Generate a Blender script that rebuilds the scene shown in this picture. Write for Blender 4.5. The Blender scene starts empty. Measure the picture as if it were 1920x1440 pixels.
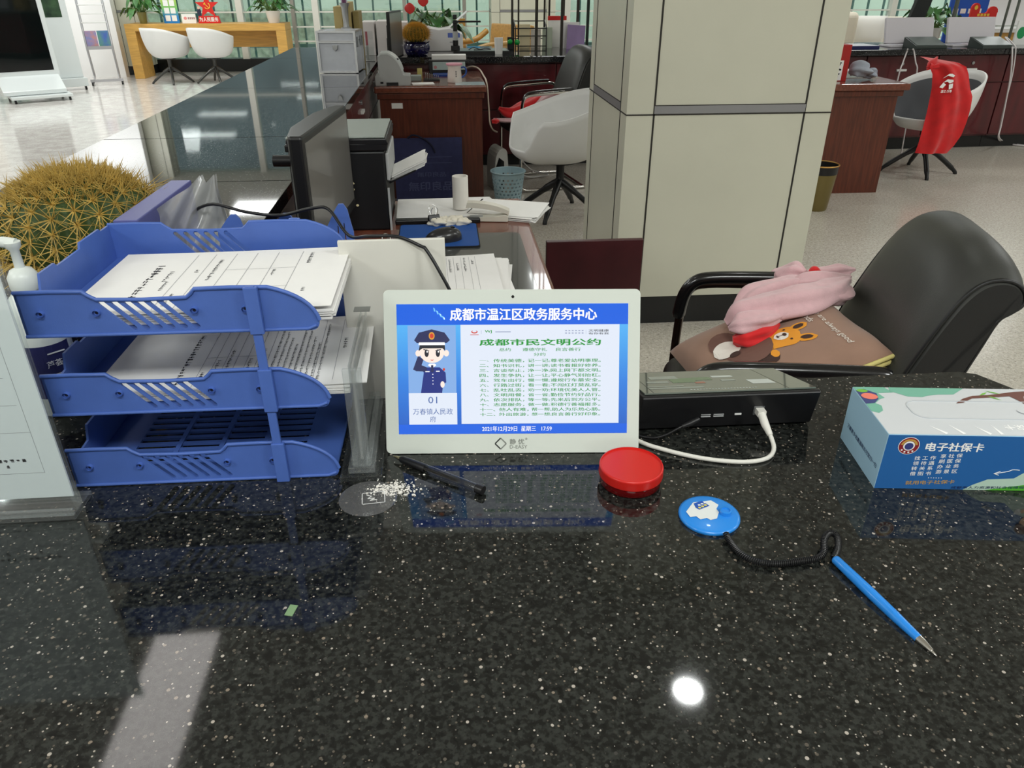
import bpy, bmesh, math, random
from mathutils import Vector as V, Matrix as M, Euler
from mathutils.geometry import tessellate_polygon
PI = math.pi
SC = bpy.context.scene
COL = SC.collection
RND = random.Random(11)

# ---------------------------------------------------------------- camera, world, lights, exposure
cd = bpy.data.cameras.new('camera')
cam = bpy.data.objects.new('camera', cd); COL.objects.link(cam)
cam.location = (0, 0, 1.40)
cam.rotation_euler = (math.radians(90 - 28.407), 0, math.radians(-5.073))
cd.sensor_width = 36.0; cd.lens = 36.0 * 1407 / 1920; cd.clip_start = 0.02; cd.clip_end = 200
SC.camera = cam
SC.view_settings.view_transform = 'Standard'
SC.view_settings.look = 'None'
SC.view_settings.gamma = 1.0
SC.view_settings.use_curve_mapping = False
SC.view_settings.exposure = 0.0
SC.cycles.use_denoising = True
SC.cycles.max_bounces = 8
SC.cycles.transparent_max_bounces = 16
SC.cycles.caustics_reflective = False
SC.cycles.caustics_refractive = False
SC.cycles.sample_clamp_indirect = 6.0

wd = bpy.data.worlds.new('evening_sky'); SC.world = wd; wd.use_nodes = True
bg = wd.node_tree.nodes['Background']
bg.inputs[0].default_value = (0.66, 0.70, 0.69, 1); bg.inputs[1].default_value = 3.0

CEIL = 3.4
def area(x, y, sx, sy, power, col=(0.97, 1.0, 0.98), disk=False, z=None):
    l = bpy.data.lights.new('ceiling_or_added_light', 'AREA')
    l.shape = 'DISK' if disk else 'RECTANGLE'
    l.size = sx
    if not disk: l.size_y = sy
    l.energy = power; l.color = col
    o = bpy.data.objects.new('ceiling_or_added_light', l); COL.objects.link(o)
    o.location = (x, y, (CEIL - 0.012) if z is None else z)
    return o
def L(rad, a): return rad * math.pi * a          # power for a wanted radiance
# fluorescent panels over the staff side, behind the camera and over the public hall
for x, y, r in [(-3.5, -1.0, 34), (0.0, -1.4, 30), (2.6, -1.0, 34), (-4.6, 1.6, 18), (4.6, 0.9, 16), (-3.6, 4.6, 16), (4.9, 3.9, 15), (7.6, 1.6, 16),
             (7.6, 5.6, 16), (1.6, 8.6, 15), (-2.6, 8.6, 18), (-5.6, 7.6, 20), (-2.6, 11.6, 18), (-5.2, 10.6, 22), (1.8, 11.6, 15), (5.2, 8.9, 16), (8.2, 10.4, 18), (5.2, 12.0, 16)]:
    area(x, y, 1.2, 0.6, L(r, 0.72))
area(-1.46, 2.62, 0.33, 0.80, L(4.6, 0.264), (1, 0.95, 0.92))      # recessed light trough over the left end of the counter
area(1.08, 2.43, 0.135, 0.135, L(75, 0.0143), disk=True)            # round downlight over the counter
for x, y in [(-1.9, 5.9), (-0.2, 6.3), (1.9, 6.3), (3.2, 6.2), (-4.0, 9.3), (-2.2, 9.9)]:
    area(x, y, 0.12, 0.12, L(60, 0.0113), disk=True)

# ---------------------------------------------------------------- materials
def lin(c):
    def f(v):
        v /= 255.0
        return v / 12.92 if v <= 0.04045 else ((v + 0.055) / 1.055) ** 2.4
    return (f(c[0]), f(c[1]), f(c[2]), 1.0)
MATS = {}
def mat(name, col, rough=0.5, metal=0.0, spec=0.5, trans=0.0, ior=1.45, emis=0.0, coat=0.0, var=0.0, vscale=8.0, bump=0.0, bscale=60.0, alpha=1.0, sheen=0.0, stretch=None, col2=None):
    m = bpy.data.materials.new(name); m.use_nodes = True
    nt = m.node_tree; N = nt.nodes; b = N['Principled BSDF']
    I = b.inputs
    I['Base Color'].default_value = lin(col); I['Roughness'].default_value = rough; I['Metallic'].default_value = metal
    I['Specular IOR Level'].default_value = spec; I['IOR'].default_value = ior; I['Transmission Weight'].default_value = trans
    I['Coat Weight'].default_value = coat; I['Alpha'].default_value = alpha; I['Sheen Weight'].default_value = sheen
    if emis:
        I['Emission Color'].default_value = lin(col); I['Emission Strength'].default_value = emis
    tc = N.new('ShaderNodeTexCoord')
    src = tc.outputs['Object']
    if stretch:
        mp = N.new('ShaderNodeMapping'); mp.inputs['Scale'].default_value = stretch
        nt.links.new(src, mp.inputs['Vector']); src = mp.outputs['Vector']
    if var > 0 or col2:
        nz = N.new('ShaderNodeTexNoise'); nz.inputs['Scale'].default_value = vscale; nz.inputs['Detail'].default_value = 5
        nt.links.new(src, nz.inputs['Vector'])
        rp = N.new('ShaderNodeValToRGB')
        c = lin(col)
        if col2: a, d = c, lin(col2)
        else:
            a = tuple(min(1, v * (1 - var)) for v in c[:3]) + (1,); d = tuple(min(1, v * (1 + var)) for v in c[:3]) + (1,)
        rp.color_ramp.elements[0].position = 0.32; rp.color_ramp.elements[1].position = 0.68
        rp.color_ramp.elements[0].color = a; rp.color_ramp.elements[1].color = d
        nt.links.new(nz.outputs['Fac'], rp.inputs['Fac']); nt.links.new(rp.outputs['Color'], I['Base Color'])
    if bump > 0:
        n2 = N.new('ShaderNodeTexNoise'); n2.inputs['Scale'].default_value = bscale; n2.inputs['Detail'].default_value = 4
        nt.links.new(src, n2.inputs['Vector'])
        bp = N.new('ShaderNodeBump'); bp.inputs['Strength'].default_value = bump; bp.inputs['Distance'].default_value = 0.004
        nt.links.new(n2.outputs['Fac'], bp.inputs['Height']); nt.links.new(bp.outputs['Normal'], I['Normal'])
    MATS[name] = m
    return m

def speckle(name, base, base2, specks, scale, rough, thr=0.84, fine=260.0, coat=0.0, size=0.42):
    m = bpy.data.materials.new(name); m.use_nodes = True
    nt = m.node_tree; N = nt.nodes; b = N['Principled BSDF']; lk = nt.links.new
    b.inputs['Roughness'].default_value = rough; b.inputs['Coat Weight'].default_value = coat
    tc = N.new('ShaderNodeTexCoord')
    nz = N.new('ShaderNodeTexNoise'); nz.inputs['Scale'].default_value = fine; nz.inputs['Detail'].default_value = 3
    lk(tc.outputs['Object'], nz.inputs['Vector'])
    rp = N.new('ShaderNodeValToRGB'); rp.color_ramp.elements[0].position = 0.38; rp.color_ramp.elements[1].position = 0.66
    rp.color_ramp.elements[0].color = lin(base); rp.color_ramp.elements[1].color = lin(base2)
    lk(nz.outputs['Fac'], rp.inputs['Fac'])
    last = rp.outputs['Color']
    for k, (sc, t) in enumerate([(scale, thr), (scale * 1.9, thr + 0.02)]):
        vo = N.new('ShaderNodeTexVoronoi'); vo.inputs['Scale'].default_value = sc
        lk(tc.outputs['Object'], vo.inputs['Vector'])
        sp = N.new('ShaderNodeSeparateColor'); lk(vo.outputs['Color'], sp.inputs[0])
        g = N.new('ShaderNodeMath'); g.operation = 'GREATER_THAN'; g.inputs[1].default_value = t; lk(sp.outputs[0], g.inputs[0])
        d = N.new('ShaderNodeMath'); d.operation = 'LESS_THAN'; d.inputs[1].default_value = size; lk(vo.outputs['Distance'], d.inputs[0])
        mu = N.new('ShaderNodeMath'); mu.operation = 'MULTIPLY'; lk(g.outputs[0], mu.inputs[0]); lk(d.outputs[0], mu.inputs[1])
        cr = N.new('ShaderNodeValToRGB'); cr.color_ramp.interpolation = 'CONSTANT'
        els = cr.color_ramp.elements
        els[0].color = lin(specks[0]); els[1].position = 0.45; els[1].color = lin(specks[1])
        for i, c in enumerate(specks[2:]):
            e = els.new(0.62 + 0.17 * i); e.color = lin(c)
        lk(sp.outputs[1], cr.inputs['Fac'])
        mx = N.new('ShaderNodeMix'); mx.data_type = 'RGBA'
        lk(mu.outputs[0], mx.inputs['Factor']); lk(last, mx.inputs[6]); lk(cr.outputs['Color'], mx.inputs[7])
        last = mx.outputs[2]
    lk(last, b.inputs['Base Color'])
    return m

def glassmat(name, tint, refl=0.10, rough=0.02, opac=0.0, ocol=(230, 235, 235)):
    m = bpy.data.materials.new(name); m.use_nodes = True
    nt = m.node_tree; N = nt.nodes; lk = nt.links.new
    N.remove(N['Principled BSDF']); out = N['Material Output']
    tr = N.new('ShaderNodeBsdfTransparent'); tr.inputs[0].default_value = lin(tint)
    gl = N.new('ShaderNodeBsdfGlossy'); gl.inputs['Roughness'].default_value = rough
    lw = N.new('ShaderNodeLayerWeight'); lw.inputs['Blend'].default_value = 0.5
    fr = N.new('ShaderNodeMath'); fr.operation = 'POWER'; fr.inputs[1].default_value = 4.0; lk(lw.outputs['Facing'], fr.inputs[0])
    ad = N.new('ShaderNodeMath'); ad.operation = 'MULTIPLY_ADD'; ad.inputs[1].default_value = 0.8; ad.inputs[2].default_value = refl * 0.6; lk(fr.outputs[0], ad.inputs[0])
    ad.use_clamp = True
    mx = N.new('ShaderNodeMixShader'); lk(ad.outputs[0], mx.inputs[0]); lk(tr.outputs[0], mx.inputs[1]); lk(gl.outputs[0], mx.inputs[2])
    last = mx.outputs[0]
    if opac > 0:
        df = N.new('ShaderNodeBsdfDiffuse'); df.inputs[0].default_value = lin(ocol)
        m2 = N.new('ShaderNodeMixShader'); m2.inputs[0].default_value = opac; lk(last, m2.inputs[1]); lk(df.outputs[0], m2.inputs[2]); last = m2.outputs[0]
    lk(last, out.inputs['Surface'])
    return m

# ---------------------------------------------------------------- mesh builder
def catmull(pts, k=6, closed=False):
    P = [V(p) for p in pts]; n = len(P); out = []
    rng = range(n) if closed else range(n - 1)
    for i in rng:
        if closed: a, b, c, d = P[(i - 1) % n], P[i], P[(i + 1) % n], P[(i + 2) % n]
        else: a, b, c, d = P[max(i - 1, 0)], P[i], P[i + 1], P[min(i + 2, n - 1)]
        for j in range(k):
            t = j / k
            out.append(0.5 * ((2 * b) + (c - a) * t + (2 * a - 5 * b + 4 * c - d) * t * t + (3 * b - a - 3 * c + d) * t ** 3))
    if not closed: out.append(P[-1])
    return out

TXT = {}
def textmesh(s, bold):
    key = (s, bold)
    if key not in TXT:
        cu = bpy.data.curves.new('t', 'FONT'); cu.body = s; cu.size = 1; cu.align_x = 'CENTER'; cu.offset = bold; cu.resolution_u = 2
        ob = bpy.data.objects.new('t', cu)
        me = bpy.data.meshes.new_from_object(ob)
        vs = [v.co.copy() for v in me.vertices]; fs = [tuple(p.vertices) for p in me.polygons]
        bpy.data.objects.remove(ob); bpy.data.curves.remove(cu); bpy.data.meshes.remove(me)
        TXT[key] = (vs, fs)
    return TXT[key]

class MB:
    def __init__(s): s.v = []; s.f = []; s.m = []; s.sm = []
    def add(s, vs, fs, mi=0, T=None, smooth=False):
        o = len(s.v)
        for p in vs: s.v.append((T @ V(p)) if T is not None else V(p))
        for f in fs:
            s.f.append(tuple(i + o for i in f)); s.m.append(mi); s.sm.append(smooth)
        return s
    def box(s, x0, x1, y0, y1, z0, z1, mi=0, T=None):
        vs = [(x, y, z) for z in (z0, z1) for y in (y0, y1) for x in (x0, x1)]
        return s.add(vs, [(0, 2, 3, 1), (4, 5, 7, 6), (0, 1, 5, 4), (1, 3, 7, 5), (3, 2, 6, 7), (2, 0, 4, 6)], mi, T)
    def tube(s, pts, r, n=8, mi=0, closed=False, caps=True, T=None, flat=1.0, up=None):
        P = [V(p) for p in pts]; N = len(P)
        R = r if isinstance(r, (list, tuple)) else [r] * N
        tang = []
        for i in range(N):
            if closed: t = P[(i + 1) % N] - P[i - 1]
            else: t = P[min(i + 1, N - 1)] - P[max(i - 1, 0)]
            tang.append(t.normalized() if t.length > 1e-9 else V((0, 0, 1)))
        t0 = tang[0]; a = V(up) if up else (V((0, 0, 1)) if abs(t0.z) < 0.9 else V((1, 0, 0)))
        u = (a - t0 * a.dot(t0)).normalized()
        vs = []; fs = []
        for i in range(N):
            t = tang[i]; u = (u - t * u.dot(t))
            u = u.normalized() if u.length > 1e-6 else t.orthogonal().normalized()
            w = t.cross(u)
            for j in range(n):
                an = 2 * PI * j / n
                vs.append(P[i] + (u * math.cos(an) * flat + w * math.sin(an)) * R[i])
        for i in range(N if closed else N - 1):
            k = (i + 1) % N
            for j in range(n): fs.append((i * n + j, i * n + (j + 1) % n, k * n + (j + 1) % n, k * n + j))
        s.add(vs, fs, mi, T, True)
        if caps and not closed:
            s.add(vs[:n], [tuple(range(n - 1, -1, -1))], mi, T); s.add(vs[-n:], [tuple(range(n))], mi, T)
        return s
    def cyl(s, p0, p1, r0, r1=None, n=20, mi=0, T=None):
        return s.tube([p0, p1], [r0, r0 if r1 is None else r1], n, mi, T=T)
    def lathe(s, prof, c=(0, 0, 0), n=28, mi=0, T=None, smooth=True, mis=None):
        c = V(c); vs = []
        for r, z in prof:
            for j in range(n): vs.append(c + V((r * math.cos(2 * PI * j / n), r * math.sin(2 * PI * j / n), z)))
        for i in range(len(prof) - 1):
            fs = [(i * n + j, i * n + (j + 1) % n, (i + 1) * n + (j + 1) % n, (i + 1) * n + j) for j in range(n)]
            o = len(s.v)
            s.add(vs[i * n:(i + 2) * n], [tuple(k - i * n for k in f) for f in fs], mi if mis is None else mis[i], T, smooth)
        return s
    def grid(s, fn, nu, nv, mi=0, T=None, closeu=False, smooth=True):
        vs = [fn(i / nu, j / nv) for i in range(nu + (0 if closeu else 1)) for j in range(nv + 1)]
        fs = []
        for i in range(nu):
            k = (i + 1) % nu if closeu else i + 1
            for j in range(nv): fs.append((i * (nv + 1) + j, k * (nv + 1) + j, k * (nv + 1) + j + 1, i * (nv + 1) + j + 1))
        return s.add(vs, fs, mi, T, smooth)
    def ball(s, c, r, nu=16, nv=10, mi=0, T=None):
        c = V(c); r = r if isinstance(r, (tuple, list)) else (r, r, r)
        return s.grid(lambda u, v: c + V((r[0] * math.cos(2 * PI * u) * math.sin(PI * v), r[1] * math.sin(2 * PI * u) * math.sin(PI * v), -r[2] * math.cos(PI * v))), nu, nv, mi, T, True)
    def prism(s, loops, fn, w0, w1, mi=0, T=None, mside=None):
        # loops: outer then holes, 2-D; fn(u, v, w) -> 3-D
        if loops and not isinstance(loops[0][0], (tuple, list, V)): loops = [loops]
        tris = tessellate_polygon([[V((p[0], p[1], 0)) for p in l] for l in loops])
        flat = [p for l in loops for p in l]; n = len(flat)
        vs = [fn(p[0], p[1], w0) for p in flat] + [fn(p[0], p[1], w1) for p in flat]
        if w0 == w1: return s.add(vs[:n], tris, mi, T)
        fs = [tuple(reversed(t)) for t in tris] + [tuple(i + n for i in t) for t in tris]
        s.add(vs, fs, mi, T)
        o = 0; q = []
        for l in loops:
            for i in range(len(l)):
                a, b = o + i, o + (i + 1) % len(l); q.append((a, b, b + n, a + n))
            o += len(l)
        return s.add(vs, q, mi if mside is None else mside, T)
    def text(s, t, T, w=None, h=None, mi=0, bold=0.0, z=0.0, ax='C'):
        # text fitted to width w and / or height h, centred on T's origin in its x-y plane
        vs, fs = textmesh(t, 0.0)
        if not vs: return s
        x0 = min(p.x for p in vs); x1 = max(p.x for p in vs); y0 = min(p.y for p in vs); y1 = max(p.y for p in vs)
        sx = w / (x1 - x0) if w else None; sy = h / (y1 - y0) if h else None
        if sx is None: sx = sy
        if sy is None: sy = sx
        cx = (x0 + x1) / 2 if ax == 'C' else x0; cy = (y0 + y1) / 2
        q = [(0, 0)] if bold <= 0 else [(-bold, 0), (bold, 0), (0, bold * 0.6), (0, -bold * 0.6)]
        for i, (ox, oy) in enumerate(q):
            s.add([((p.x - cx + ox) * sx, (p.y - cy + oy) * sy, z + i * 0.000004) for p in vs], fs, mi, T)
        return s
    def rect(s, x0, x1, y0, y1, z, mi=0, T=None):
        return s.add([(x0, y0, z), (x1, y0, z), (x1, y1, z), (x0, y1, z)], [(0, 1, 2, 3)], mi, T)
    def disc(s, cx, cy, rx, ry, z, mi=0, T=None, n=24):
        return s.add([(cx + rx * math.cos(2 * PI * i / n), cy + ry * math.sin(2 * PI * i / n), z) for i in range(n)], [tuple(range(n))], mi, T)
    def build(s, name, mats, parent=None, loc=(0, 0, 0), rz=0.0, bevel=0.0, seg=2, sub=0, solid=0.0, weld=False):
        me = bpy.data.meshes.new(name)
        me.from_pydata([tuple(p) for p in s.v], [], s.f)
        mats = mats if isinstance(mats, (list, tuple)) else [mats]
        for m in mats: me.materials.append(m)
        me.polygons.foreach_set('material_index', [min(i, len(mats) - 1) for i in s.m])
        me.polygons.foreach_set('use_smooth', s.sm)
        if weld or bevel or sub or solid or any(s.sm):
            bm = bmesh.new(); bm.from_mesh(me); bmesh.ops.remove_doubles(bm, verts=bm.verts, dist=1e-5)
            bm.to_mesh(me); bm.free()
        if any(s.sm): me.set_sharp_from_angle(angle=math.radians(62))
        me.update()
        o = bpy.data.objects.new(name, me); COL.objects.link(o)
        o.location = loc; o.rotation_euler = (0, 0, rz)
        if parent is not None: o.parent = parent
        if solid:
            md = o.modifiers.new('thickness', 'SOLIDIFY'); md.thickness = solid; md.offset = 0
        if sub:
            md = o.modifiers.new('smooth', 'SUBSURF'); md.levels = sub; md.render_levels = sub
        if bevel:
            md = o.modifiers.new('edge', 'BEVEL'); md.width = bevel; md.segments = seg; md.limit_method = 'ANGLE'; md.angle_limit = math.radians(40)
        return o

def tag(o, label, cat, group=None, kind=None):
    o['label'] = label; o['category'] = cat
    if group: o['group'] = group
    if kind: o['kind'] = kind
    return o
def thing(name, label, cat, loc=(0, 0, 0), rz=0.0, group=None):
    o = bpy.data.objects.new(name, None); COL.objects.link(o); o.empty_display_size = 0.05
    o.location = loc; o.rotation_euler = (0, 0, rz)
    return tag(o, label, cat, group)
def struct(o): o['kind'] = 'structure'; return o
def dup(root, loc, rz, label=None, group=None):
    r = root.copy(); COL.objects.link(r); r.location = loc; r.rotation_euler = (0, 0, rz)
    if label: r['label'] = label
    if group: r['group'] = group
    for ch in list(root.children):
        c = ch.copy(); COL.objects.link(c); c.parent = r
        for g in ch.children:
            d = g.copy(); COL.objects.link(d); d.parent = c
    return r
def frame(o, x, y, z=None):
    # matrix from an origin and x / y axes
    x = V(x).normalized(); z = x.cross(V(y)).normalized(); y = z.cross(x)
    return M(((x.x, y.x, z.x, o[0]), (x.y, y.y, z.y, o[1]), (x.z, y.z, z.z, o[2]), (0, 0, 0, 1)))
def Tr(x, y, z=0.0): return M.Translation((x, y, z))
def Rz(a): return M.Rotation(a, 4, 'Z')

granite = speckle('black_speckled_granite', (16, 17, 16), (46, 48, 45), [(84, 78, 70), (62, 61, 58), (128, 116, 102), (168, 160, 150)], 215, 0.05, 0.90, fine=210.0, size=0.36)
granite_hall = speckle('grey_polished_granite', (17, 18, 19), (38, 39, 42), [(105, 104, 104), (60, 60, 60), (140, 138, 136), (160, 160, 160)], 240, 0.04, 0.88)
floor_m = speckle('terrazzo_floor', (182, 176, 164), (206, 200, 188), [(168, 161, 150), (200, 196, 186), (146, 139, 128), (216, 213, 206)], 130, 0.22, 0.72, fine=70.0)
hall_m = speckle('pale_marble_floor', (205, 200, 196), (226, 223, 219), [(196, 190, 184), (220, 216, 210), (180, 172, 166), (236, 234, 230)], 60, 0.12, 0.8, fine=9.0)
maroon = mat('maroon_lacquer', (82, 22, 28), 0.28, var=0.25, vscale=5, stretch=(3, 3, 0.6), coat=0.3)
wood_red = mat('red_brown_wood', (92, 42, 26), 0.34, var=0.30, vscale=7, stretch=(9, 9, 0.7), coat=0.25)
wood_top = mat('red_brown_wood_top', (112, 62, 46), 0.22, var=0.22, vscale=7, stretch=(9, 0.7, 9), coat=0.4)
pillar_m = mat('cream_cladding_panel', (198, 197, 180), 0.35, var=0.03, vscale=3, bump=0.03, bscale=200)
joint_m = mat('dark_joint', (38, 35, 30), 0.7)
band_m = mat('grey_metal_band', (138, 138, 140), 0.35, metal=0.3)
black_m = mat('black_stone_skirting', (24, 25, 26), 0.25, var=0.2)
white_pl = mat('white_plastic', (228, 228, 226), 0.38)
grey_pl = mat('light_grey_plastic', (176, 178, 178), 0.45)
black_pl = mat('black_plastic', (20, 20, 22), 0.38)
black_gl = mat('black_gloss_plastic', (12, 12, 14), 0.12)
chrome = mat('chrome', (214, 212, 208), 0.14, metal=1.0)
steel = mat('brushed_steel', (170, 172, 174), 0.32, metal=0.9)
paper = mat('white_paper', (236, 235, 232), 0.75, var=0.015, vscale=20)
ink = mat('printed_ink', (52, 52, 56), 0.8)
inkl = mat('light_printed_ink', (140, 140, 146), 0.8)
red_m = mat('red_fabric', (206, 22, 26), 0.75, sheen=0.3, var=0.12, vscale=14, bump=0.1, bscale=900)
red_pl = mat('red_plastic', (200, 34, 28), 0.32)
clear = glassmat('clear_acrylic', (250, 252, 252), 0.08, 0.02, 0.02, (236, 240, 240))
clear_e = glassmat('clear_acrylic_edge', (248, 250, 250), 0.12, 0.03, 0.07, (224, 228, 228))  # pale diffuse mixed in to imitate bright edge highlights
navy = mat('navy_fabric', (48, 52, 92), 0.8, var=0.12, vscale=30)
white_t = mat('white_print', (240, 240, 238), 0.7)
green_leaf = mat('green_leaf', (60, 108, 52), 0.4, var=0.35, vscale=22)
teal_m = mat('teal_painted_steel', (58, 96, 92), 0.5)

_f = cam.rotation_euler.to_matrix()
def at(px, py, Y=None, z=None, x=None):
    """the point of the plane y = Y (or z, or x) that lies behind photo pixel (px, py)"""
    d = _f @ V(((px - 960) / 1407.0, -(py - 720) / 1407.0, -1.0)); o = V((0, 0, 1.40))
    k = Y / d.y if Y is not None else ((z - 1.40) / d.z if z is not None else x / d.x)
    return o + d * k
# ---------------------------------------------------------------- the room
struct(MB().box(-1.0, 10.0, -3.5, 14.4, -0.12, 0).build('floor', floor_m))
struct(MB().box(-7.6, -1.0, -3.5, 14.4, -0.12, 0).build('floor', hall_m))
struct(MB().box(-7.6, 10.0, -3.5, 14.4, CEIL, CEIL + 0.1).build('ceiling', mat('ceiling_paint', (214, 212, 206), 0.8)))
wallm = mat('wall_paint', (214, 213, 208), 0.6, var=0.02)
struct(MB().box(-7.7, -7.6, -3.5, 14.4, 0, CEIL).build('wall_left', wallm))
struct(MB().box(10.0, 10.1, -3.5, 14.4, 0, CEIL).build('wall_right', wallm))
struct(MB().box(-7.6, 10.0, -3.6, -3.5, 0, CEIL).build('wall_front', wallm))
# glazed back wall: a dark stone plinth, white mullions and rails, one glass sheet per bay
struct(MB().box(-7.6, 10.0, 14.15, 14.4, 0, 0.20).build('baseboard_back', black_m))
mull = mat('white_mullion', (226, 224, 216), 0.45)
mgrey = mat('grey_mullion', (150, 146, 138), 0.45)
glass = glassmat('window_glass', (228, 237, 234), 0.10)
posts = [-5.0, -3.25, -2.39, -2.02, -0.55, 0.45, 2.2, 3.6, 5.0, 6.4, 8.0, 9.9]
for k, x in enumerate(posts):
    w = 0.05 if k in (1, 3, 6, 8, 10) else 0.028
    struct(MB().box(x - w, x + w, 14.1, 14.26, 0.2, CEIL).build('trim_%d' % (k + 1), mull if k in (1, 3, 6, 8, 10) else mgrey))
for k in range(len(posts) - 1):
    a, b = posts[k] + 0.02, posts[k + 1] - 0.02
    w = MB().box(a, b, 14.20, 14.212, 0.2, CEIL, 0)
    for z in (0.46, 0.68, 0.905, 1.30, 2.1): w.box(a, b, 14.15, 14.20, z - 0.011, z + 0.011, 1)
    struct(w.build('window_%d' % (k + 1), [glass, mull]))
# pale, brightly lit wall behind the magazine rack
struct(MB().box(-6.6, -5.02, 13.45, 13.6, 0, CEIL).build('wall_white', mat('white_gloss_wall', (244, 243, 243), 0.25)))
la = area(-5.6, 12.2, 1.4, 0.5, L(20, 0.7)); la.location.z = 3.2; la.rotation_euler = (math.radians(48), 0, 0)  # added lamp, tilted at the white wall to brighten it

def column(name, x0, x1, y0, y1, strip, xb=None, base=0.135):
    """square clad pillar: cream panels, thin dark joints, a grey band and a black base"""
    b = MB().box(x0, x1, y0, y1, base, CEIL, 0)
    j = 0.0035; e = 0.002
    for x in (x0 + strip, x1 - strip): b.box(x - j, x + j, y0 - e, y0 + e, base, CEIL, 1)
    for y in (y0 + strip, y1 - strip): b.box(x0 - e, x0 + e, y - j, y + j, base, CEIL, 1); b.box(x1 - e, x1 + e, y - j, y + j, base, CEIL, 1)
    z0, z1 = 0.919, 0.951
    b.box(x0 - e, x1 + e, y0 - e, y1 + e, z0 - 0.004, z0 + 0.001, 1)
    b.box(x0 + strip, x1 - strip, y0 - 0.003, y0 + 0.01, z0 + 0.002, z1, 2)
    b.box(x0 + strip, x1 - strip, y0 - 0.003, y0 + 0.01, z1, z1 + 0.003, 1)
    b.box(x0 - 0.003, x0 + 0.01, y0 + strip, y1 - strip, z0 + 0.002, z1, 2)
    b.box(x0 - 0.003, x0 + 0.01, y0 + strip, y1 - strip, z1, z1 + 0.003, 1)
    b.box(x0 + 0.012, x1 - 0.012, y0 + 0.012, y1 - 0.012, 0, base, 3)
    return struct(b.build(name, [pillar_m, joint_m, band_m, black_m]))
column('pillar', 0.735, 1.584, 3.10, 3.92, 0.112)
column('pillar', 0.86, 1.90, 13.45, 14.1, 0.14)
column('pillar', -5.15, -4.72, 13.75, 14.12, 0.09)

# the world outside the glass: paving, a teal railing, a clipped hedge and a pale building
struct(MB().box(-30, 40, 14.45, 45, -0.5, -0.35).build('ground_outside', mat('outside_paving', (150, 156, 148), 0.8, var=0.1)))
def railing(x0, x1, label):
    t = thing('railing', label, 'railing', (x0, 17.2, -0.35))
    L_ = x1 - x0
    MB().box(0, L_, -0.03, 0.03, 1.62, 1.70).box(0, L_, -0.03, 0.03, 0.5, 0.56).build('rail', teal_m, t)
    n = int(L_ / 0.34)
    b = MB()
    for i in range(n + 1): b.box(i * L_ / n - 0.018, i * L_ / n + 0.018, -0.018, 0.018, 0, 1.66)
    b.build('balusters', teal_m, t)
railing(-9, 1.5, 'teal steel railing outside the glass behind the wooden table')
railing(1.9, 14, 'teal steel railing outside the glass behind the sofa')
struct(MB().box(-14, 20, 24, 26, -0.35, 1.9, 0).box(-14, 20, 23.8, 26, 1.9, 7.5, 1).build('building_outside', [mat('pale_outside_wall', (206, 214, 200), 0.8, var=0.12, vscale=0.7), mat('darkened_outside_top', (104, 112, 120), 0.7, var=0.3, vscale=0.5)]))  # unseen upper part coloured dark to keep the worktop reflections dim
struct(MB().box(-10, 0.5, 19.5, 20.6, -0.35, 0.75).build('hedge_outside', mat('outside_hedge', (168, 176, 156), 0.9, var=0.3, vscale=9)))
bl = mat('blue_outside_banner', (60, 150, 205), 0.6)
tag(MB().box(-2.6, 0.9, 18.0, 18.04, 1.5, 1.95).build('banner', bl), 'bright blue banner hung outside the glass above the teal railing', 'banner')

# ---------------------------------------------------------------- counters and worktops
T0 = 0.86
near = [(-0.461, 0.975), (0.79, 0.975), (0.812, 0.965), (0.846, 0.90), (0.87, 0.83), (0.88, 0.10), (-1.289, 0.10), (-1.289, 0.975)]
tag(MB().prism(near, lambda u, v, w: V((u, v, w)), T0 - 0.04, T0).build('worktop', granite, bevel=0.004), 'polished black speckled granite worktop nearest the camera, carrying the tablet', 'worktop')
t = thing('worktop', 'long polished granite worktop running away on the left to the silver case', 'worktop', (0, 0, 0))
for a, b in ((0.978, 2.349), (2.352, 3.078), (3.081, 4.582), (4.585, 6.36)):
    MB().box(-1.289, -0.461, a, b, T0 - 0.04, T0).build('slab', granite_hall, t, bevel=0.002)
tag(MB().box(-1.289, 2.3, 6.363, 7.40, T0 - 0.045, T0).build('worktop', granite_hall, bevel=0.003), 'granite worktop across the back, under the document camera and paper cup', 'worktop')
tag(MB().box(2.36, 7.6, -0.0, 0.85, T0 - 0.045, T0).build('worktop', granite_hall, bevel=0.003, loc=(0, 6.52, 0), rz=0.045), 'granite worktop at the right back under two white screens', 'worktop')

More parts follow.
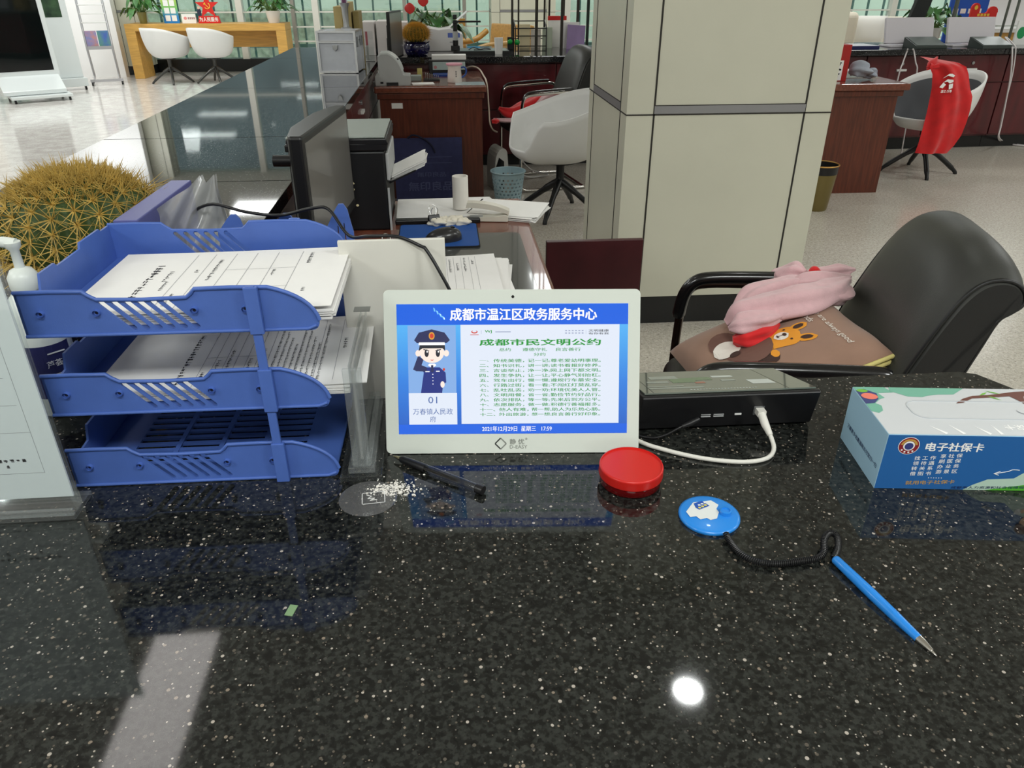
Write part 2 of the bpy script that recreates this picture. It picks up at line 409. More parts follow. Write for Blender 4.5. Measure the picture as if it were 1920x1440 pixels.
def cabinet(x0, x1, y0, y1, face, label, drawers=1, loc=(0, 0, 0), rz=0.0, zt=T0 - 0.045):
    """maroon under-counter unit; face is the side its fronts are on: '-y' or '+x'"""
    t = thing('cabinet', label, 'cabinet', loc, rz)
    MB().box(x0, x1, y0, y1, 0.11, zt).build('body', maroon, t)
    MB().box(x0, x1, y0 + (0.04 if face == '-y' else 0), y1 - (0.04 if face == '+x' else 0), 0, 0.11).build('plinth', black_m, t)
    n = drawers; g = 0.004
    for i in range(n):
        if face == '-y':
            a = x0 + (x1 - x0) * i / n + g; b = x0 + (x1 - x0) * (i + 1) / n - g
            dr = MB().box(a, b, y0 - 0.018, y0 - 0.001, zt - 0.235, zt - 0.012).build('drawer', maroon, t, bevel=0.003)
            c = (a + b) / 2
            MB().cyl((c, y0 - 0.017, zt - 0.075), (c, y0 - 0.028, zt - 0.075), 0.013, n=14).build('lock', steel, dr)
            MB().box(c - 0.045, c + 0.045, y0 - 0.034, y0 - 0.017, zt - 0.135, zt - 0.118).build('pull', white_pl, dr)
            MB().box(a, b, y0 - 0.018, y0 - 0.001, 0.125, zt - 0.243).build('door', maroon, t, bevel=0.003)
        else:
            a = y0 + (y1 - y0) * i / n + g; b = y0 + (y1 - y0) * (i + 1) / n - g
            dr = MB().box(x1 + 0.001, x1 + 0.018, a, b, zt - 0.235, zt - 0.012).build('drawer', maroon, t, bevel=0.003)
            c = (a + b) / 2
            MB().cyl((x1 + 0.017, c, zt - 0.075), (x1 + 0.028, c, zt - 0.075), 0.013, n=14).build('lock', steel, dr)
            MB().box(x1 + 0.017, x1 + 0.034, c - 0.05, c + 0.05, zt - 0.135, zt - 0.118).build('pull', white_pl, dr)
            MB().box(x1 + 0.001, x1 + 0.018, a, b, 0.125, zt - 0.243).build('door', maroon, t, bevel=0.003)
    return t
cabinet(-1.24, -0.50, 2.50, 4.30, '+x', 'maroon cabinet under the left worktop beside the black printer', 2, zt=T0 - 0.04)
cabinet(-1.24, -0.50, 4.30, 6.36, '+x', 'maroon cabinet under the left worktop below the silver case', 2, zt=T0 - 0.04)
cabinet(-1.24, -0.50, 0.99, 2.50, '+x', 'maroon cabinet under the left worktop behind the black monitor', 2, zt=T0 - 0.04)
tag(MB().box(-1.24, 0.80, 0.30, 0.80, 0, T0 - 0.04).build('cabinet', maroon), 'maroon cabinet under the nearest black granite worktop', 'cabinet')
t = thing('cabinet', 'plain maroon counter front behind the chrome-armed black chair', 'cabinet')
MB().box(-0.45, 2.28, 6.44, 7.30, 0.10, T0 - 0.045).build('body', maroon, t)
MB().box(-0.45, 2.28, 6.50, 7.30, 0, 0.10).build('plinth', black_m, t)
for a, b in ((-0.44, 0.92), (0.93, 2.27)):
    MB().box(a, b, 6.42, 6.439, 0.46, T0 - 0.06).build('front_panel', maroon, t, bevel=0.003)
    MB().box(a, b, 6.42, 6.439, 0.12, 0.452).build('front_panel', maroon, t, bevel=0.003)
RL = (0, 6.52, 0); RR = 0.045
cabinet(2.38, 3.70, 0.10, 0.80, '-y', 'maroon cabinet at the right back, partly behind the cream pillar', 1, RL, RR)
cabinet(3.705, 5.05, 0.10, 0.80, '-y', 'maroon drawer cabinet behind the red vest, with one white pull at its middle', 2, RL, RR)
cabinet(5.055, 6.6, 0.10, 0.80, '-y', 'maroon cabinet at the far right with white cables hanging before it', 2, RL, RR)

def desk(name_label, x0, x1, y0, y1, loc=(0, 0, 0), rz=0.0, over=0.03, end_inset=0.02, panels=True, zt=0.76):
    t = thing('desk', name_label, 'desk', loc, rz)
    MB().box(x0, x1, y0, y1, zt - 0.045, zt).build('desktop', wood_top, t, bevel=0.010, seg=3)
    MB().box(x0 + over * 0.5, x1 - over * 0.5, y0 + over * 0.5, y1 - over * 0.5, zt - 0.085, zt - 0.046).build('moulding', wood_red, t, bevel=0.006)
    if panels:
        MB().box(x0 + over, x1 - over, y0 + over, y0 + over + 0.03, 0.0, zt - 0.086).build('end_panel', wood_red, t)
        MB().box(x0 + over, x1 - over, y1 - over - 0.03, y1 - over, 0.0, zt - 0.086).build('end_panel', wood_red, t)
        MB().box(x0 + over, x0 + over + 0.02, y0 + over + 0.031, y1 - over - 0.031, 0.08, zt - 0.086).build('back_panel', wood_red, t)
    return t
desk('red-brown wooden desk with a dark grey glass sheet, behind the tablet', -0.455, 0.248, 1.02, 2.47)
desk('red-brown wooden desk with a plain end panel, under the grey ticket scanner', -0.448, 0.308, 5.43, 6.34)
desk('red-brown wooden desk at the right, beside the gold-rimmed bin', 2.40, 3.235, 5.27, 6.35, over=0.05)
# ---------------------------------------------------------------- things on the nearest worktop
Z = T0
blue_tray = mat('blue_tray_plastic', (74, 104, 178), 0.42, var=0.05, vscale=25, bump=0.04, bscale=700)
def pcurve(a, c, b, n=6):
    return [((1 - t) ** 2 * a[0] + 2 * (1 - t) * t * c[0] + t * t * b[0], (1 - t) ** 2 * a[1] + 2 * (1 - t) * t * c[1] + t * t * b[1]) for t in [i / n for i in range(1, n + 1)]]
def tray_mesh():
    b = MB(); Lx, Ly, H = 0.313, 0.250, 0.052; th = 0.0028
    top = [(0, H), (0.070, H), (0.083, 0.0425), (0.176, 0.0425), (0.186, H), (0.262, H)]
    out = [(0, 0)] + [(0.303, 0)] + pcurve((0.303, 0), (0.313, 0.0), (0.313, 0.012), 4) + pcurve((0.313, 0.012), (0.308, 0.040), (0.262, H), 8) + top[::-1][1:]
    holes = []
    for i in range(6):
        x0 = 0.087 + i * 0.0134; z0, z1 = 0.0085, 0.0385; sx = -0.0275; r = 0.0031
        # slanted slot: top end at x0, lower end shifted to +0.0275
        a = V((x0, z1)); c = V((x0 + 0.0275, z0)); d = (c - a).normalized(); nrm = V((-d.y, d.x))
        h = []
        for k in range(7): an = PI / 2 + PI * k / 6; h.append(tuple(a + (d * math.cos(an) + nrm * math.sin(an)) * r))
        for k in range(7): an = -PI / 2 + PI * k / 6; h.append(tuple(c + (d * math.cos(an) + nrm * math.sin(an)) * r))
        holes.append(h)
    for y in (0.0, Ly - th):
        b.prism([out] + holes, lambda u, v, w: V((u, w, v)), y, y + th)
        yo = y + (0 if y == 0 else th); sg = -1 if y == 0 else 1
        rim = catmull([(p[0], yo, p[1]) for p in top], 2) + [V((p[0], yo, p[1])) for p in pcurve((0.262, H), (0.308, 0.040), (0.313, 0.012), 8)]
        b.tube(rim, 0.0024, 6)
        b.tube([(0.0, yo, 0.002), (0.300, yo, 0.002), (0.310, yo, 0.006)], 0.0022, 6)
        for px in (0.022, 0.080, 0.182, 0.236):
            b.tube([(px, yo, 0.028), (px, yo + sg * 0.004, 0.028)], [0.0042, 0.0036], 12, caps=False); b.tube([(px, yo + sg * 0.0005, 0.028), (px, yo + sg * 0.001, 0.028)], 0.0036, 12)
            b.cyl((px, yo + sg * 0.0011, 0.028), (px, yo + sg * 0.0013, 0.028), 0.0017, n=10, mi=1)
    back = [(0, 0), (Ly, 0), (Ly, H), (Ly - 0.03, H), (Ly - 0.034, H + 0.004), (0.160, H + 0.004), (0.156, H - 0.003), (0.095, H - 0.003), (0.090, H + 0.002), (0.055, H + 0.002), (0.048, 0.036), (0.02, 0.034), (0, H)]
    b.prism(back, lambda u, v, w: V((w, u, v)), 0.0, th)
    # slotted floor
    zf = 0.006
    for y0, y1 in ((0.003, 0.03), (0.22, 0.247)): b.box(0.003, 0.305, y0, y1, zf - 0.003, zf)
    b.box(0.003, 0.045, 0.03, 0.22, zf - 0.003, zf); b.box(0.262, 0.306, 0.03, 0.22, zf - 0.003, zf)
    for i in range(13): y = 0.034 + i * 0.0148; b.box(0.045, 0.262, y, y + 0.0065, zf - 0.003, zf)
    for x in (0.095, 0.150, 0.205): b.box(x, x + 0.006, 0.03, 0.22, zf - 0.004, zf + 0.0008)
    b.tube([(0.306, 0.003, 0.003), (0.306, Ly - 0.003, 0.003)], 0.003, 8)
    return b
tray_bm = tray_mesh()
t = thing('letter_tray_stack', 'stack of three blue plastic letter trays with paper forms, left of the tablet', 'letter trays', (-0.457, 0.781, Z), -0.015)
hole_m = mat('dark_hole', (14, 20, 48), 0.8)
for z in (0.0, 0.0985, 0.197): tray_bm.build('tray', [blue_tray, hole_m], t, loc=(0, 0, z))
for y in (-0.0045, 0.2545):
    b = MB().box(0.2405, 0.2505, y - 0.0022, y + 0.0022, 0, 0.252)
    for z in (0.0, 0.0985, 0.197): b.box(0.2385, 0.2535, y - 0.0040, y + 0.0022, z, z + 0.0545)
    b.build('support_post', blue_tray, t, bevel=0.0008)
def sheet(w, d, bend=0.0, rows=(), cols=(), title=None, seed=1, bars=(), edge=0.0006, n=10, wav=0.0):
    """printed A4 sheet lying flat: x = reading-up direction; print as thin ink strips just above the paper"""
    r = random.Random(seed)
    zz = lambda x, y: bend * ((x / w) ** 2) + wav * math.sin(9 * x / w) * math.cos(5 * y / d)
    b = MB().grid(lambda u, v: V((u * w, v * d, zz(u * w, v * d))), n, 4, 0, smooth=True)
    b.grid(lambda u, v: V((u * w, v * d, zz(u * w, v * d) - edge)), n, 4, 0)
    e = 0.00035
    def strip(x0, x1, y0, y1, mi=1):
        k = max(1, int(abs(x1 - x0) / 0.03)); 
        for i in range(k):
            a = x0 + (x1 - x0) * i / k; c = x0 + (x1 - x0) * (i + 1) / k
            b.add([(a, y0, zz(a, y0) + e), (c, y0, zz(c, y0) + e), (c, y1, zz(c, y1) + e), (a, y1, zz(a, y1) + e)], [(0, 1, 2, 3)], mi)
    for x in rows: strip(x, x + 0.0005, 0.012, d - 0.012, 2)
    for y, x0, x1 in cols: strip(x0, x1, y, y + 0.0005, 2)
    for x, y0, y1, h in bars:      # illegible print: a run of little marks across the sheet
        y = y0
        while y < y1:
            g = h * r.uniform(0.6, 0.9)
            for _ in range(2):
                ox = r.uniform(0, h * 0.5); strip(x + ox, x + ox + h * r.uniform(0.12, 0.22), y, min(y + g, y1))
            strip(x, x + h, y + g * r.uniform(0.2, 0.6), y + g * r.uniform(0.2, 0.6) + h * 0.16)
            y += h * 1.12
    return b
def stack_of(w, d, n, seed, mess=0.004, rot=0.03, step=0.0006):
    r = random.Random(seed); b = MB()
    for i in range(n):
        T = Tr(r.uniform(-mess, mess), r.uniform(-mess, mess), i * step) @ Tr(w / 2, d / 2) @ Rz(r.uniform(-rot, rot)) @ Tr(-w / 2, -d / 2)
        b.box(0, w, 0, d, 0, step * 0.85, 0, T)
    return b
# forms in the top tray
t = thing('paper_stack', 'white printed forms lying in the topmost blue tray', 'papers', (-0.427, 0.795, Z + 0.2035), -0.01)
stack_of(0.296, 0.206, 10, 4, 0.002, 0.012, 0.0011).build('sheets', paper, t)
sheet(0.294, 0.21, 0.004, rows=[0.095, 0.118, 0.145, 0.172, 0.20, 0.232], cols=[(0.07, 0.12, 0.232), (0.135, 0.145, 0.232)], seed=3,
      bars=[(0.056, 0.05, 0.155, 0.0085), (0.078, 0.10, 0.135, 0.005), (0.083, 0.07, 0.10, 0.004), (0.102, 0.02, 0.06, 0.004), (0.108, 0.13, 0.14, 0.005), (0.125, 0.02, 0.055, 0.005), (0.129, 0.10, 0.175, 0.005), (0.205, 0.11, 0.13, 0.004), (0.243, 0.15, 0.19, 0.005), (0.252, 0.05, 0.06, 0.004)]).build('top_form', [paper, ink, inkl], t, loc=(0.001, -0.002, 0.0125))
t = thing('paper_stack', 'printed forms with small tables lying in the middle blue tray', 'papers', (-0.425, 0.797, Z + 0.1050), 0.0)
stack_of(0.300, 0.204, 8, 9, 0.003, 0.012, 0.0010).build('sheets', paper, t)
sheet(0.292, 0.206, 0.002, rows=[0.085, 0.098, 0.111, 0.124, 0.137, 0.15, 0.163, 0.2, 0.226, 0.25], cols=[(0.03, 0.085, 0.163), (0.09, 0.085, 0.163)], seed=5,
      bars=[(0.062, 0.02, 0.16, 0.0065)] + [(0.088 + 0.013 * i, 0.014, 0.05 + 0.03 * (i % 3), 0.0042) for i in range(6)] + [(0.17 + 0.0075 * i, 0.012, 0.18 - 0.02 * (i % 4), 0.0036) for i in range(9)] + [(0.255, 0.10, 0.13, 0.005)]).build('top_form', [paper, ink, inkl], t, loc=(0.03, -0.001, 0.0085), rz=0.02)

# blue magazine rack behind the trays
t = thing('magazine_rack', 'blue plastic desk rack with pointed dividers standing behind the letter trays', 'desk rack', (-0.455, 1.075, 0.76))
MB().box(0, 0.315, 0, 0.25, 0, 0.012).build('base', blue_tray, t)
for x in (0.062, 0.140, 0.215): MB().prism([(0, 0.012), (0.25, 0.012), (0.25, 0.23), (0.10, 0.26), (0.0, 0.27)], lambda u, v, w: V((w, u, v)), x, x + 0.004).build('divider', blue_tray, t)
for x, k, sl in ((0.150, 1.0, 0), (0.224, 1.0, 0), (0.304, 1.45, 1)):
    pr = [(-0.026, -0.075), (-0.026, 0.0), (-0.010, 0.020 * k), (-0.004, 0.026 * k), (0.003, 0.026 * k), (0.008, 0.020 * k), (0.012, 0.006), (0.014, -0.004), (0.014, -0.075)]
    holes = [[(-0.010, -0.03), (-0.0085, 0.006), (-0.0070, 0.006), (-0.0080, -0.03)], [(0.001, -0.03), (0.0005, 0.010), (0.0020, 0.010), (0.0030, -0.03)]] if sl else []
    MB().prism([pr] + holes, lambda u, v, w: V((x + u, w, 0.315 + v)), 0.020, 0.024).build('ear', blue_tray, t)
MB().box(0, 0.318, 0.0, 0.003, 0.012, 0.24).build('front_wall', blue_tray, t)
bluebox = mat('blue_file_box', (84, 88, 150), 0.4, var=0.06)
t = thing('file_box', 'narrow blue file box standing on edge beside the cactus', 'file box', (-0.468, 1.083, 0.865), -0.03)
MB().box(0, 0.034, 0, 0.24, 0, 0.235).build('box', bluebox, t, bevel=0.0015)
MB().box(0.003, 0.031, -0.0015, 0.0, 0.185, 0.222).build('label_slot', mat('blue_label', (58, 60, 120), 0.4), t)
bag_m = glassmat('cloudy_plastic_bag', (225, 228, 228), 0.10, 0.18, 0.30, (222, 222, 222))
bl_ = [(288, 297), (289, 318), (291, 335), (296, 352), (304, 372), (306, 380)]
def bagf(u, v):
    # outline read off on the plane y = 1.15: a wide foot rising to two peaks
    tops = [(288, 396), (330, 366), (360, 346), (374, 329), (383, 346), (396, 331), (407, 352), (428, 424)]
    x = u * (len(tops) - 1); i = min(len(tops) - 2, int(x)); f = x - i
    px_ = tops[i][0] * (1 - f) + tops[i + 1][0] * f; py_ = tops[i][1] * (1 - f) + tops[i + 1][1] * f
    bx, by = 300 + 135 * u, 470.0
    p = at(bx + (px_ - bx) * v, by + (py_ - by) * v, Y=1.15)
    return p + V((0, 0.010 * math.sin(9 * u + 2 * v) + 0.006 * math.sin(21 * u - 7 * v) - 0.02 * (1 - v), 0))
b = MB().grid(bagf, 42, 22); b.grid(lambda u, v: bagf(u, v) + V((0.002, 0.006 + 0.035 * (1 - v), 0.0)), 42, 22)
tag(b.build('plastic_bag', bag_m), 'crumpled clear plastic bag propped up between file box and blue rack', 'plastic bag')

# golden barrel cactus in a dark blue pot
cact = mat('cactus_green', (62, 82, 40), 0.6, var=0.25, vscale=30)
spine = mat('yellow_spines', (190, 160, 82), 0.55, var=0.28, vscale=40)
pot_m = mat('dark_blue_glazed_pot', (24, 22, 66), 0.08, var=0.4, vscale=60, coat=0.6)
def cactus(label, loc, R, potR, potH, ribs, nsp, sl, seed, sm=None):
    t = thing('potted_cactus', label, 'cactus', loc)
    r = random.Random(seed)
    MB().lathe([(0.0, 0), (potR * 0.72, 0), (potR * 0.86, potH * 0.25), (potR * 0.98, potH * 0.62), (potR * 0.86, potH * 0.86), (potR * 0.98, potH), (potR * 0.92, potH), (potR * 0.80, potH * 0.88), (0, potH * 0.85)], n=36).build('pot', pot_m, t)
    c = V((0, 0, potH + R * 0.62))
    def surf(u, v):
        a = 2 * PI * u; ph = PI * v
        k = 1 + 0.075 * math.cos(ribs * a) * math.sin(ph)
        return c + V((R * k * math.cos(a) * math.sin(ph), R * k * math.sin(a) * math.sin(ph), -0.80 * R * math.cos(ph) - (0.05 * R * math.exp(-((PI - ph) / 0.3) ** 2))))
    MB().grid(surf, ribs * 8, 24, 0, closeu=True).build('stem', cact, t)
    b = MB()
    def sp(p, d, l, w):
        d = d.normalized(); q = d.orthogonal().normalized(); q2 = d.cross(q); e = p + d * l + V((0, 0, -0.06 * l))
        b.add([p + q * w, p - q * 0.5 * w + q2 * 0.87 * w, p - q * 0.5 * w - q2 * 0.87 * w, e], [(0, 1, 3), (1, 2, 3), (2, 0, 3)], 0)
    for k in range(ribs):
        a = 2 * PI * k / ribs
        for j in range(nsp):
            v = 0.36 + 0.60 * (j + (k % 2) * 0.5) / nsp
            p = surf(k / ribs, v); n = (p - c).normalized(); n = V((n.x, n.y, n.z * 1.3)).normalized()
            up = (V((0, 0, 1)) - n * n.z).normalized(); sd = n.cross(up)
            ln = sl * (1.0 if v < 0.72 else 0.62)
            for i in range(11):
                an = 2 * PI * i / 11 + r.uniform(-0.25, 0.25)
                sp(p, n * r.uniform(0.25, 0.6) + (up * math.cos(an) + sd * math.sin(an)), ln * r.uniform(0.7, 1.2), R * 0.0105)
            for i in range(2): sp(p, n * 1.6 + up * r.uniform(-0.6, 0.3) + sd * r.uniform(-0.4, 0.4), ln * r.uniform(0.9, 1.4), R * 0.012)
    for i in range(1300):
        v = 1 - 0.27 * math.sqrt(r.random()); p = surf(r.random(), v); n = (p - c).normalized()
        sp(p, n * 0.9 + V((r.uniform(-0.6, 0.6), r.uniform(-0.6, 0.6), 0.45)), sl * r.uniform(0.3, 0.62), R * 0.0095)
    b.build('spines', sm or spine, t)
    return t
cactus('large golden barrel cactus in a dark blue pot behind the sanitizer bottle', (-0.597, 1.27, Z), 0.116, 0.105, 0.105, 21, 8, 0.044, 3)
# hand sanitizer
t = thing('sanitizer_bottle', 'white pump bottle of hand sanitizer standing left behind the blue trays', 'bottle', (-0.556, 0.985, Z))
frost = mat('frosted_white_plastic', (226, 232, 226), 0.35, var=0.02)
MB().lathe([(0, 0), (0.030, 0), (0.033, 0.004), (0.033, 0.145), (0.030, 0.162), (0.018, 0.176), (0.015, 0.178), (0.015, 0.186)], n=32).build('body', frost, t)
b = MB()
for k in range(21):
    a0 = -PI * 0.95 + k * PI * 0.9 / 20
    if k < 20:
        a1 = a0 + PI * 0.9 / 20; rr_ = 0.0334
        b.add([(rr_ * math.cos(a0), rr_ * math.sin(a0), 0.03), (rr_ * math.cos(a1), rr_ * math.sin(a1), 0.03), (rr_ * math.cos(a1), rr_ * math.sin(a1), 0.108), (rr_ * math.cos(a0), rr_ * math.sin(a0), 0.108)], [(0, 1, 2, 3)], 0)
for q, (w, h, z) in enumerate(((0.030, 0.010, 0.082), (0.022, 0.004, 0.097), (0.026, 0.004, 0.066), (0.03, 0.003, 0.056))):
    if q == 0: b.text('芦荟胶', frame((0.0245, -0.0245, z), (0.7, 0.7, 0), (0, 0, 1)), w, h, 1, 0.01)
    else: b.rect(-w / 2, w / 2, -h / 4, h / 4, 0, 1, frame((0.0245, -0.0245, z), (0.7, 0.7, 0), (0, 0, 1)))
b.build('label_band', [mat('dark_blue_label', (42, 44, 92), 0.4), white_t], t)
MB().lathe([(0.0175, 0.180), (0.0185, 0.182), (0.0185, 0.197), (0.013, 0.206), (0.006, 0.209), (0.0055, 0.232), (0.009, 0.236), (0.010, 0.243), (0.0, 0.245)], n=24).tube(catmull([(0.004, 0, 0.240), (-0.016, 0, 0.243), (-0.030, 0, 0.238), (-0.036, 0, 0.228)], 4), [0.0075] * 4 + [0.006] * 4 + [0.0045] * 5, 10).build('pump', frost, t)

# acrylic sign holder at the left edge
t = thing('sign_holder', 'upright clear acrylic sign holder with a pale sheet at the left edge', 'sign holder', (-0.436, 0.734, Z), 0.0)
pale = mat('pale_blue_sheet', (236, 242, 243), 0.6, var=0.015, vscale=6)
MB().box(-0.330, 0.0, 0, 0.0025, 0.012, 0.320).build('front_plate', clear, t)
MB().box(-0.330, 0.0, 0.0060, 0.0085, 0.012, 0.320).build('rear_plate', clear, t)
b = MB().box(-0.326, -0.003, 0.0030, 0.0055, 0.018, 0.316, 0)
F = frame((-0.163, 0.0029, 0.167), (1, 0, 0), (0, 0, 1))
for i, y in enumerate((0.105, 0.072, 0.035, 0.005, -0.028, -0.062)): b.rect(-0.15, 0.118 + 0.004 * i, y, y + 0.0004, 0, 2, F)
b.rect(0.138, 0.1384, -0.115, 0.12, 0, 2, F); b.rect(-0.15, 0.138, -0.115, -0.1146, 0, 2, F)
r = random.Random(2)
for row, (y, x0, x1) in enumerate(((-0.100, 0.04, 0.122), (-0.108, 0.062, 0.112))):
    x = x0
    while x < x1:
        for _ in range(3): b.rect(x + r.uniform(0, 0.002), x + r.uniform(0.003, 0.005), y + r.uniform(0, 0.003), y + r.uniform(0.0035, 0.005), 0, 2, F)
        x += 0.0066 * (1 + 0.9 * row)
b.build('sheet', [pale, ink, inkl], t)
MB().box(-0.33, 0.003, -0.018, 0.030, 0.0, 0.006).box(-0.33, 0.003, -0.018, -0.0135, 0.006, 0.014).build('foot', clear_e, t, bevel=0.0008)

# acrylic card stand between trays and tablet
t = thing('card_stand', 'clear acrylic card stand seen edge-on between blue trays and tablet', 'card stand', (-0.116, 0.768, Z), 0.0)
MB().box(-0.026, 0.024, -0.006, 0.185, 0, 0.007).build('base_plate', clear, t, bevel=0.0007)
MB().box(-0.016, 0.016, 0.0, 0.178, 0.0075, 0.016).box(-0.012, -0.0035, 0.004, 0.174, 0.0165, 0.026).box(0.0055, 0.013, 0.004, 0.174, 0.0165, 0.026).build('slot_block', clear_e, t, bevel=0.0007)
MB().box(-0.0030, -0.0012, 0.006, 0.170, 0.0165, 0.152).build('plate', clear, t, bevel=0.0004)
MB().box(0.0034, 0.0052, 0.006, 0.170, 0.0165, 0.152).build('plate', clear, t, bevel=0.0004)
MB().box(-0.0095, 0.0115, 0.0005, 0.0055, 0.0165, 0.150).build('upright', clear_e, t, bevel=0.0008)
MB().box(-0.0008, 0.0030, 0.012, 0.166, 0.020, 0.146).build('card', glassmat('clear_card', (240, 240, 238), 0.05, 0.1, 0.22, (236, 234, 230)), t)
MB().box(-0.011, 0.010, 0.160, 0.176, 0.1535, 0.1545).build('tape', mat('grey_tape', (130, 132, 128), 0.5), t)

# round clear sticker, white crumbs
t = tag(MB().lathe([(0.0, 0.0008), (0.031, 0.0008), (0.034, 0.0004), (0.034, 0.0001)], n=40).build('sticker', glassmat('clear_film', (206, 206, 206), 0.10, 0.05, 0.10, (225, 225, 225)), loc=(-0.106, 0.727, Z)), 'round clear suction sticker on the granite before the card stand', 'sticker')
b = MB(); T = Rz(0.08)
for a in ((-0.013, 0.014, -0.011, -0.0102), (-0.013, 0.014, 0.0102, 0.011), (-0.013, -0.0122, -0.011, 0.011), (0.0132, 0.014, -0.011, 0.011)): b.rect(*a, 0.0002, 0, T)
b.tube([V((-0.008, 0.006, 0.0003)), V((-0.002, 0.003, 0.0003)), V((-0.006, -0.001, 0.0003)), V((0.002, -0.001, 0.0003)), V((-0.003, -0.005, 0.0003)), V((0.005, -0.004, 0.0003))], 0.0005, 4)
b.build('printed_square', white_t, t, loc=(0.006, -0.001, 0.001))
b = MB(); r = random.Random(8)
for i in range(900):
    k = r.random()
    if k < 0.62: x, y = r.gauss(-0.084, 0.012), r.gauss(0.741, 0.008)
    elif k < 0.85: x, y = r.gauss(-0.068, 0.012), r.gauss(0.742, 0.010)
    else: x, y = r.gauss(-0.035, 0.030), r.gauss(0.700, 0.028)
    s_ = (0.0003 + 0.0016 * r.random() ** 3) * (0.5 if k > 0.85 else 1)
    b.ball((x, y, Z + s_ * 0.45), (s_, s_ * r.uniform(0.6, 1.2), s_ * 0.6), 5, 3)
b.build('crumbs', mat('white_crumbs', (228, 224, 216), 0.9)); o = bpy.data.objects['crumbs']; tag(o, 'scatter of white crumbs on the granite beside the round sticker', 'crumbs', kind='stuff')
tag(MB().box(-0.004, 0.004, -0.007, 0.007, 0, 0.0006).build('paper_scrap', mat('green_scrap', (120, 150, 110), 0.7), loc=(-0.166, 0.553, Z), rz=-0.25), 'tiny pale green paper scrap alone on the near black granite', 'scrap')

# black gel pen
def pen(label, p0, p1, kind):
    d = V(p1) - V(p0); L_ = d.length; t = thing('pen', label, 'pen', p0); t.rotation_euler = d.to_track_quat('X', 'Z').to_euler()
    return t, L_
t, L_ = pen('black gel pen with a clear barrel lying before the tablet', (-0.080, 0.805, Z + 0.0062), (0.030, 0.722, Z + 0.0062), 0)
MB().tube([(0, 0, 0), (0.003, 0, 0), (0.012, 0, 0)], [0.0005, 0.0012, 0.0030], 12).build('tip', mat('brass_tip', (190, 176, 140), 0.25, metal=1), t)
MB().tube([(0.012, 0, 0), (0.016, 0, 0), (0.052, 0, 0)], [0.0034, 0.0050, 0.0056], 16).build('grip', black_pl, t)
MB().tube([(0.0521, 0, 0), (0.128, 0, 0)], 0.0054, 16).build('barrel', glassmat('smoky_barrel', (205, 207, 210), 0.12), t)
MB().tube([(0.0525, 0, 0), (0.100, 0, 0)], 0.0019, 10).build('refill', black_gl, t)
MB().tube([(0.128, 0, 0), (0.134, 0, 0), (L_, 0, 0)], [0.0058, 0.0060, 0.0056], 16).build('end_cap', black_pl, t)
# ---------------------------------------------------------------- tablet display
t = thing('tablet', 'white framed tablet display showing a blue service screen, leaning on the worktop', 'tablet', (-0.0895, 0.8185, Z + 0.001), math.radians(-4.4))
W, Hh, LEAN = 0.325, 0.2095, math.radians(22.3)
TP = M.Rotation(-LEAN, 4, 'X')            # local panel frame: x right, z up, leaning back
frame_w = mat('white_tablet_frame', (206, 212, 204), 0.28, coat=0.3)
def rrect(x0, x1, y0, y1, r, n=5):
    out = []
    for cx, cy, a in ((x1 - r, y1 - r, 0), (x0 + r, y1 - r, 90), (x0 + r, y0 + r, 180), (x1 - r, y0 + r, 270)):
        for i in range(n + 1): an = math.radians(a + 90 * i / n); out.append((cx + r * math.cos(an), cy + r * math.sin(an)))
    return out
sx0, sx1, sz0, sz1 = 0.0165, 0.3095, 0.0255, 0.1915
MB().prism(rrect(0, W, 0, Hh, 0.007), lambda u, v, w: TP @ V((u, w, v)), 0.0, 0.016).build('bezel', frame_w, t, bevel=0.0012)
MB().prism(rrect(0.03, W - 0.03, 0.02, Hh - 0.02, 0.01), lambda u, v, w: TP @ V((u, w, v)), 0.0163, 0.026).build('back_cover', grey_pl, t)
MB().box(0.13, 0.20, 0.030, 0.034, 0.0, 0.09, 0, M.Translation((0, 0.065, 0)) @ M.Rotation(math.radians(18), 4, 'X')).build('kickstand', grey_pl, t)
FB = TP @ frame((0, -0.0003, 0), (1, 0, 0), (0, 0, 1))      # x right, y up the panel, z towards the viewer
b = MB()
cxl, cyl_ = 0.147, 0.0125
d_ = 0.0072
for (a0, a1) in (((0, 1), (-1, 0)), ((-1, 0), (0, -1)), ((0, -1), (1, 0)), ((1, 0), (0, 1))):
    p = V((cxl + a0[0] * d_, cyl_ + a0[1] * d_, 0)); q = V((cxl + a1[0] * d_, cyl_ + a1[1] * d_, 0)); n_ = V((-(q - p).y, (q - p).x, 0)).normalized() * 0.0008
    b.add([p - n_, q - n_, q + n_, p + n_], [(0, 1, 2, 3)], 0 if a0[0] <= 0 and a1[0] <= 0 else 1, FB)
b.text('静 优', FB @ Tr(0.168, 0.0150), 0.0185, 0.0072, 1, 0.02)
b.text('®', FB @ Tr(0.180, 0.0185), 0.003, 0.003, 1)
b.text('D-EASY', FB @ Tr(0.170, 0.0082), 0.0225, 0.0045, 1, 0.01)
b.build('maker_mark', [mat('dark_mark', (38, 40, 40), 0.4), mat('grey_mark', (130, 134, 128), 0.5)], t)
MB().disc(0.1635, 0.2005, 0.0018, 0.0018, 0.0, 0, FB).build('camera_lens', black_gl, t)
def emi(name, c, s=1.0):
    m = bpy.data.materials.new(name); m.use_nodes = True; nt = m.node_tree; N = nt.nodes
    p = N['Principled BSDF']; p.inputs['Base Color'].default_value = (0.01, 0.01, 0.01, 1); p.inputs['Roughness'].default_value = 0.12
    p.inputs['Emission Color'].default_value = lin(c); p.inputs['Emission Strength'].default_value = s
    return m
EC = {}
def E_(c):
    if c not in EC: EC[c] = emi('screen_colour_%02x%02x%02x' % c, c)
    return EC[c]
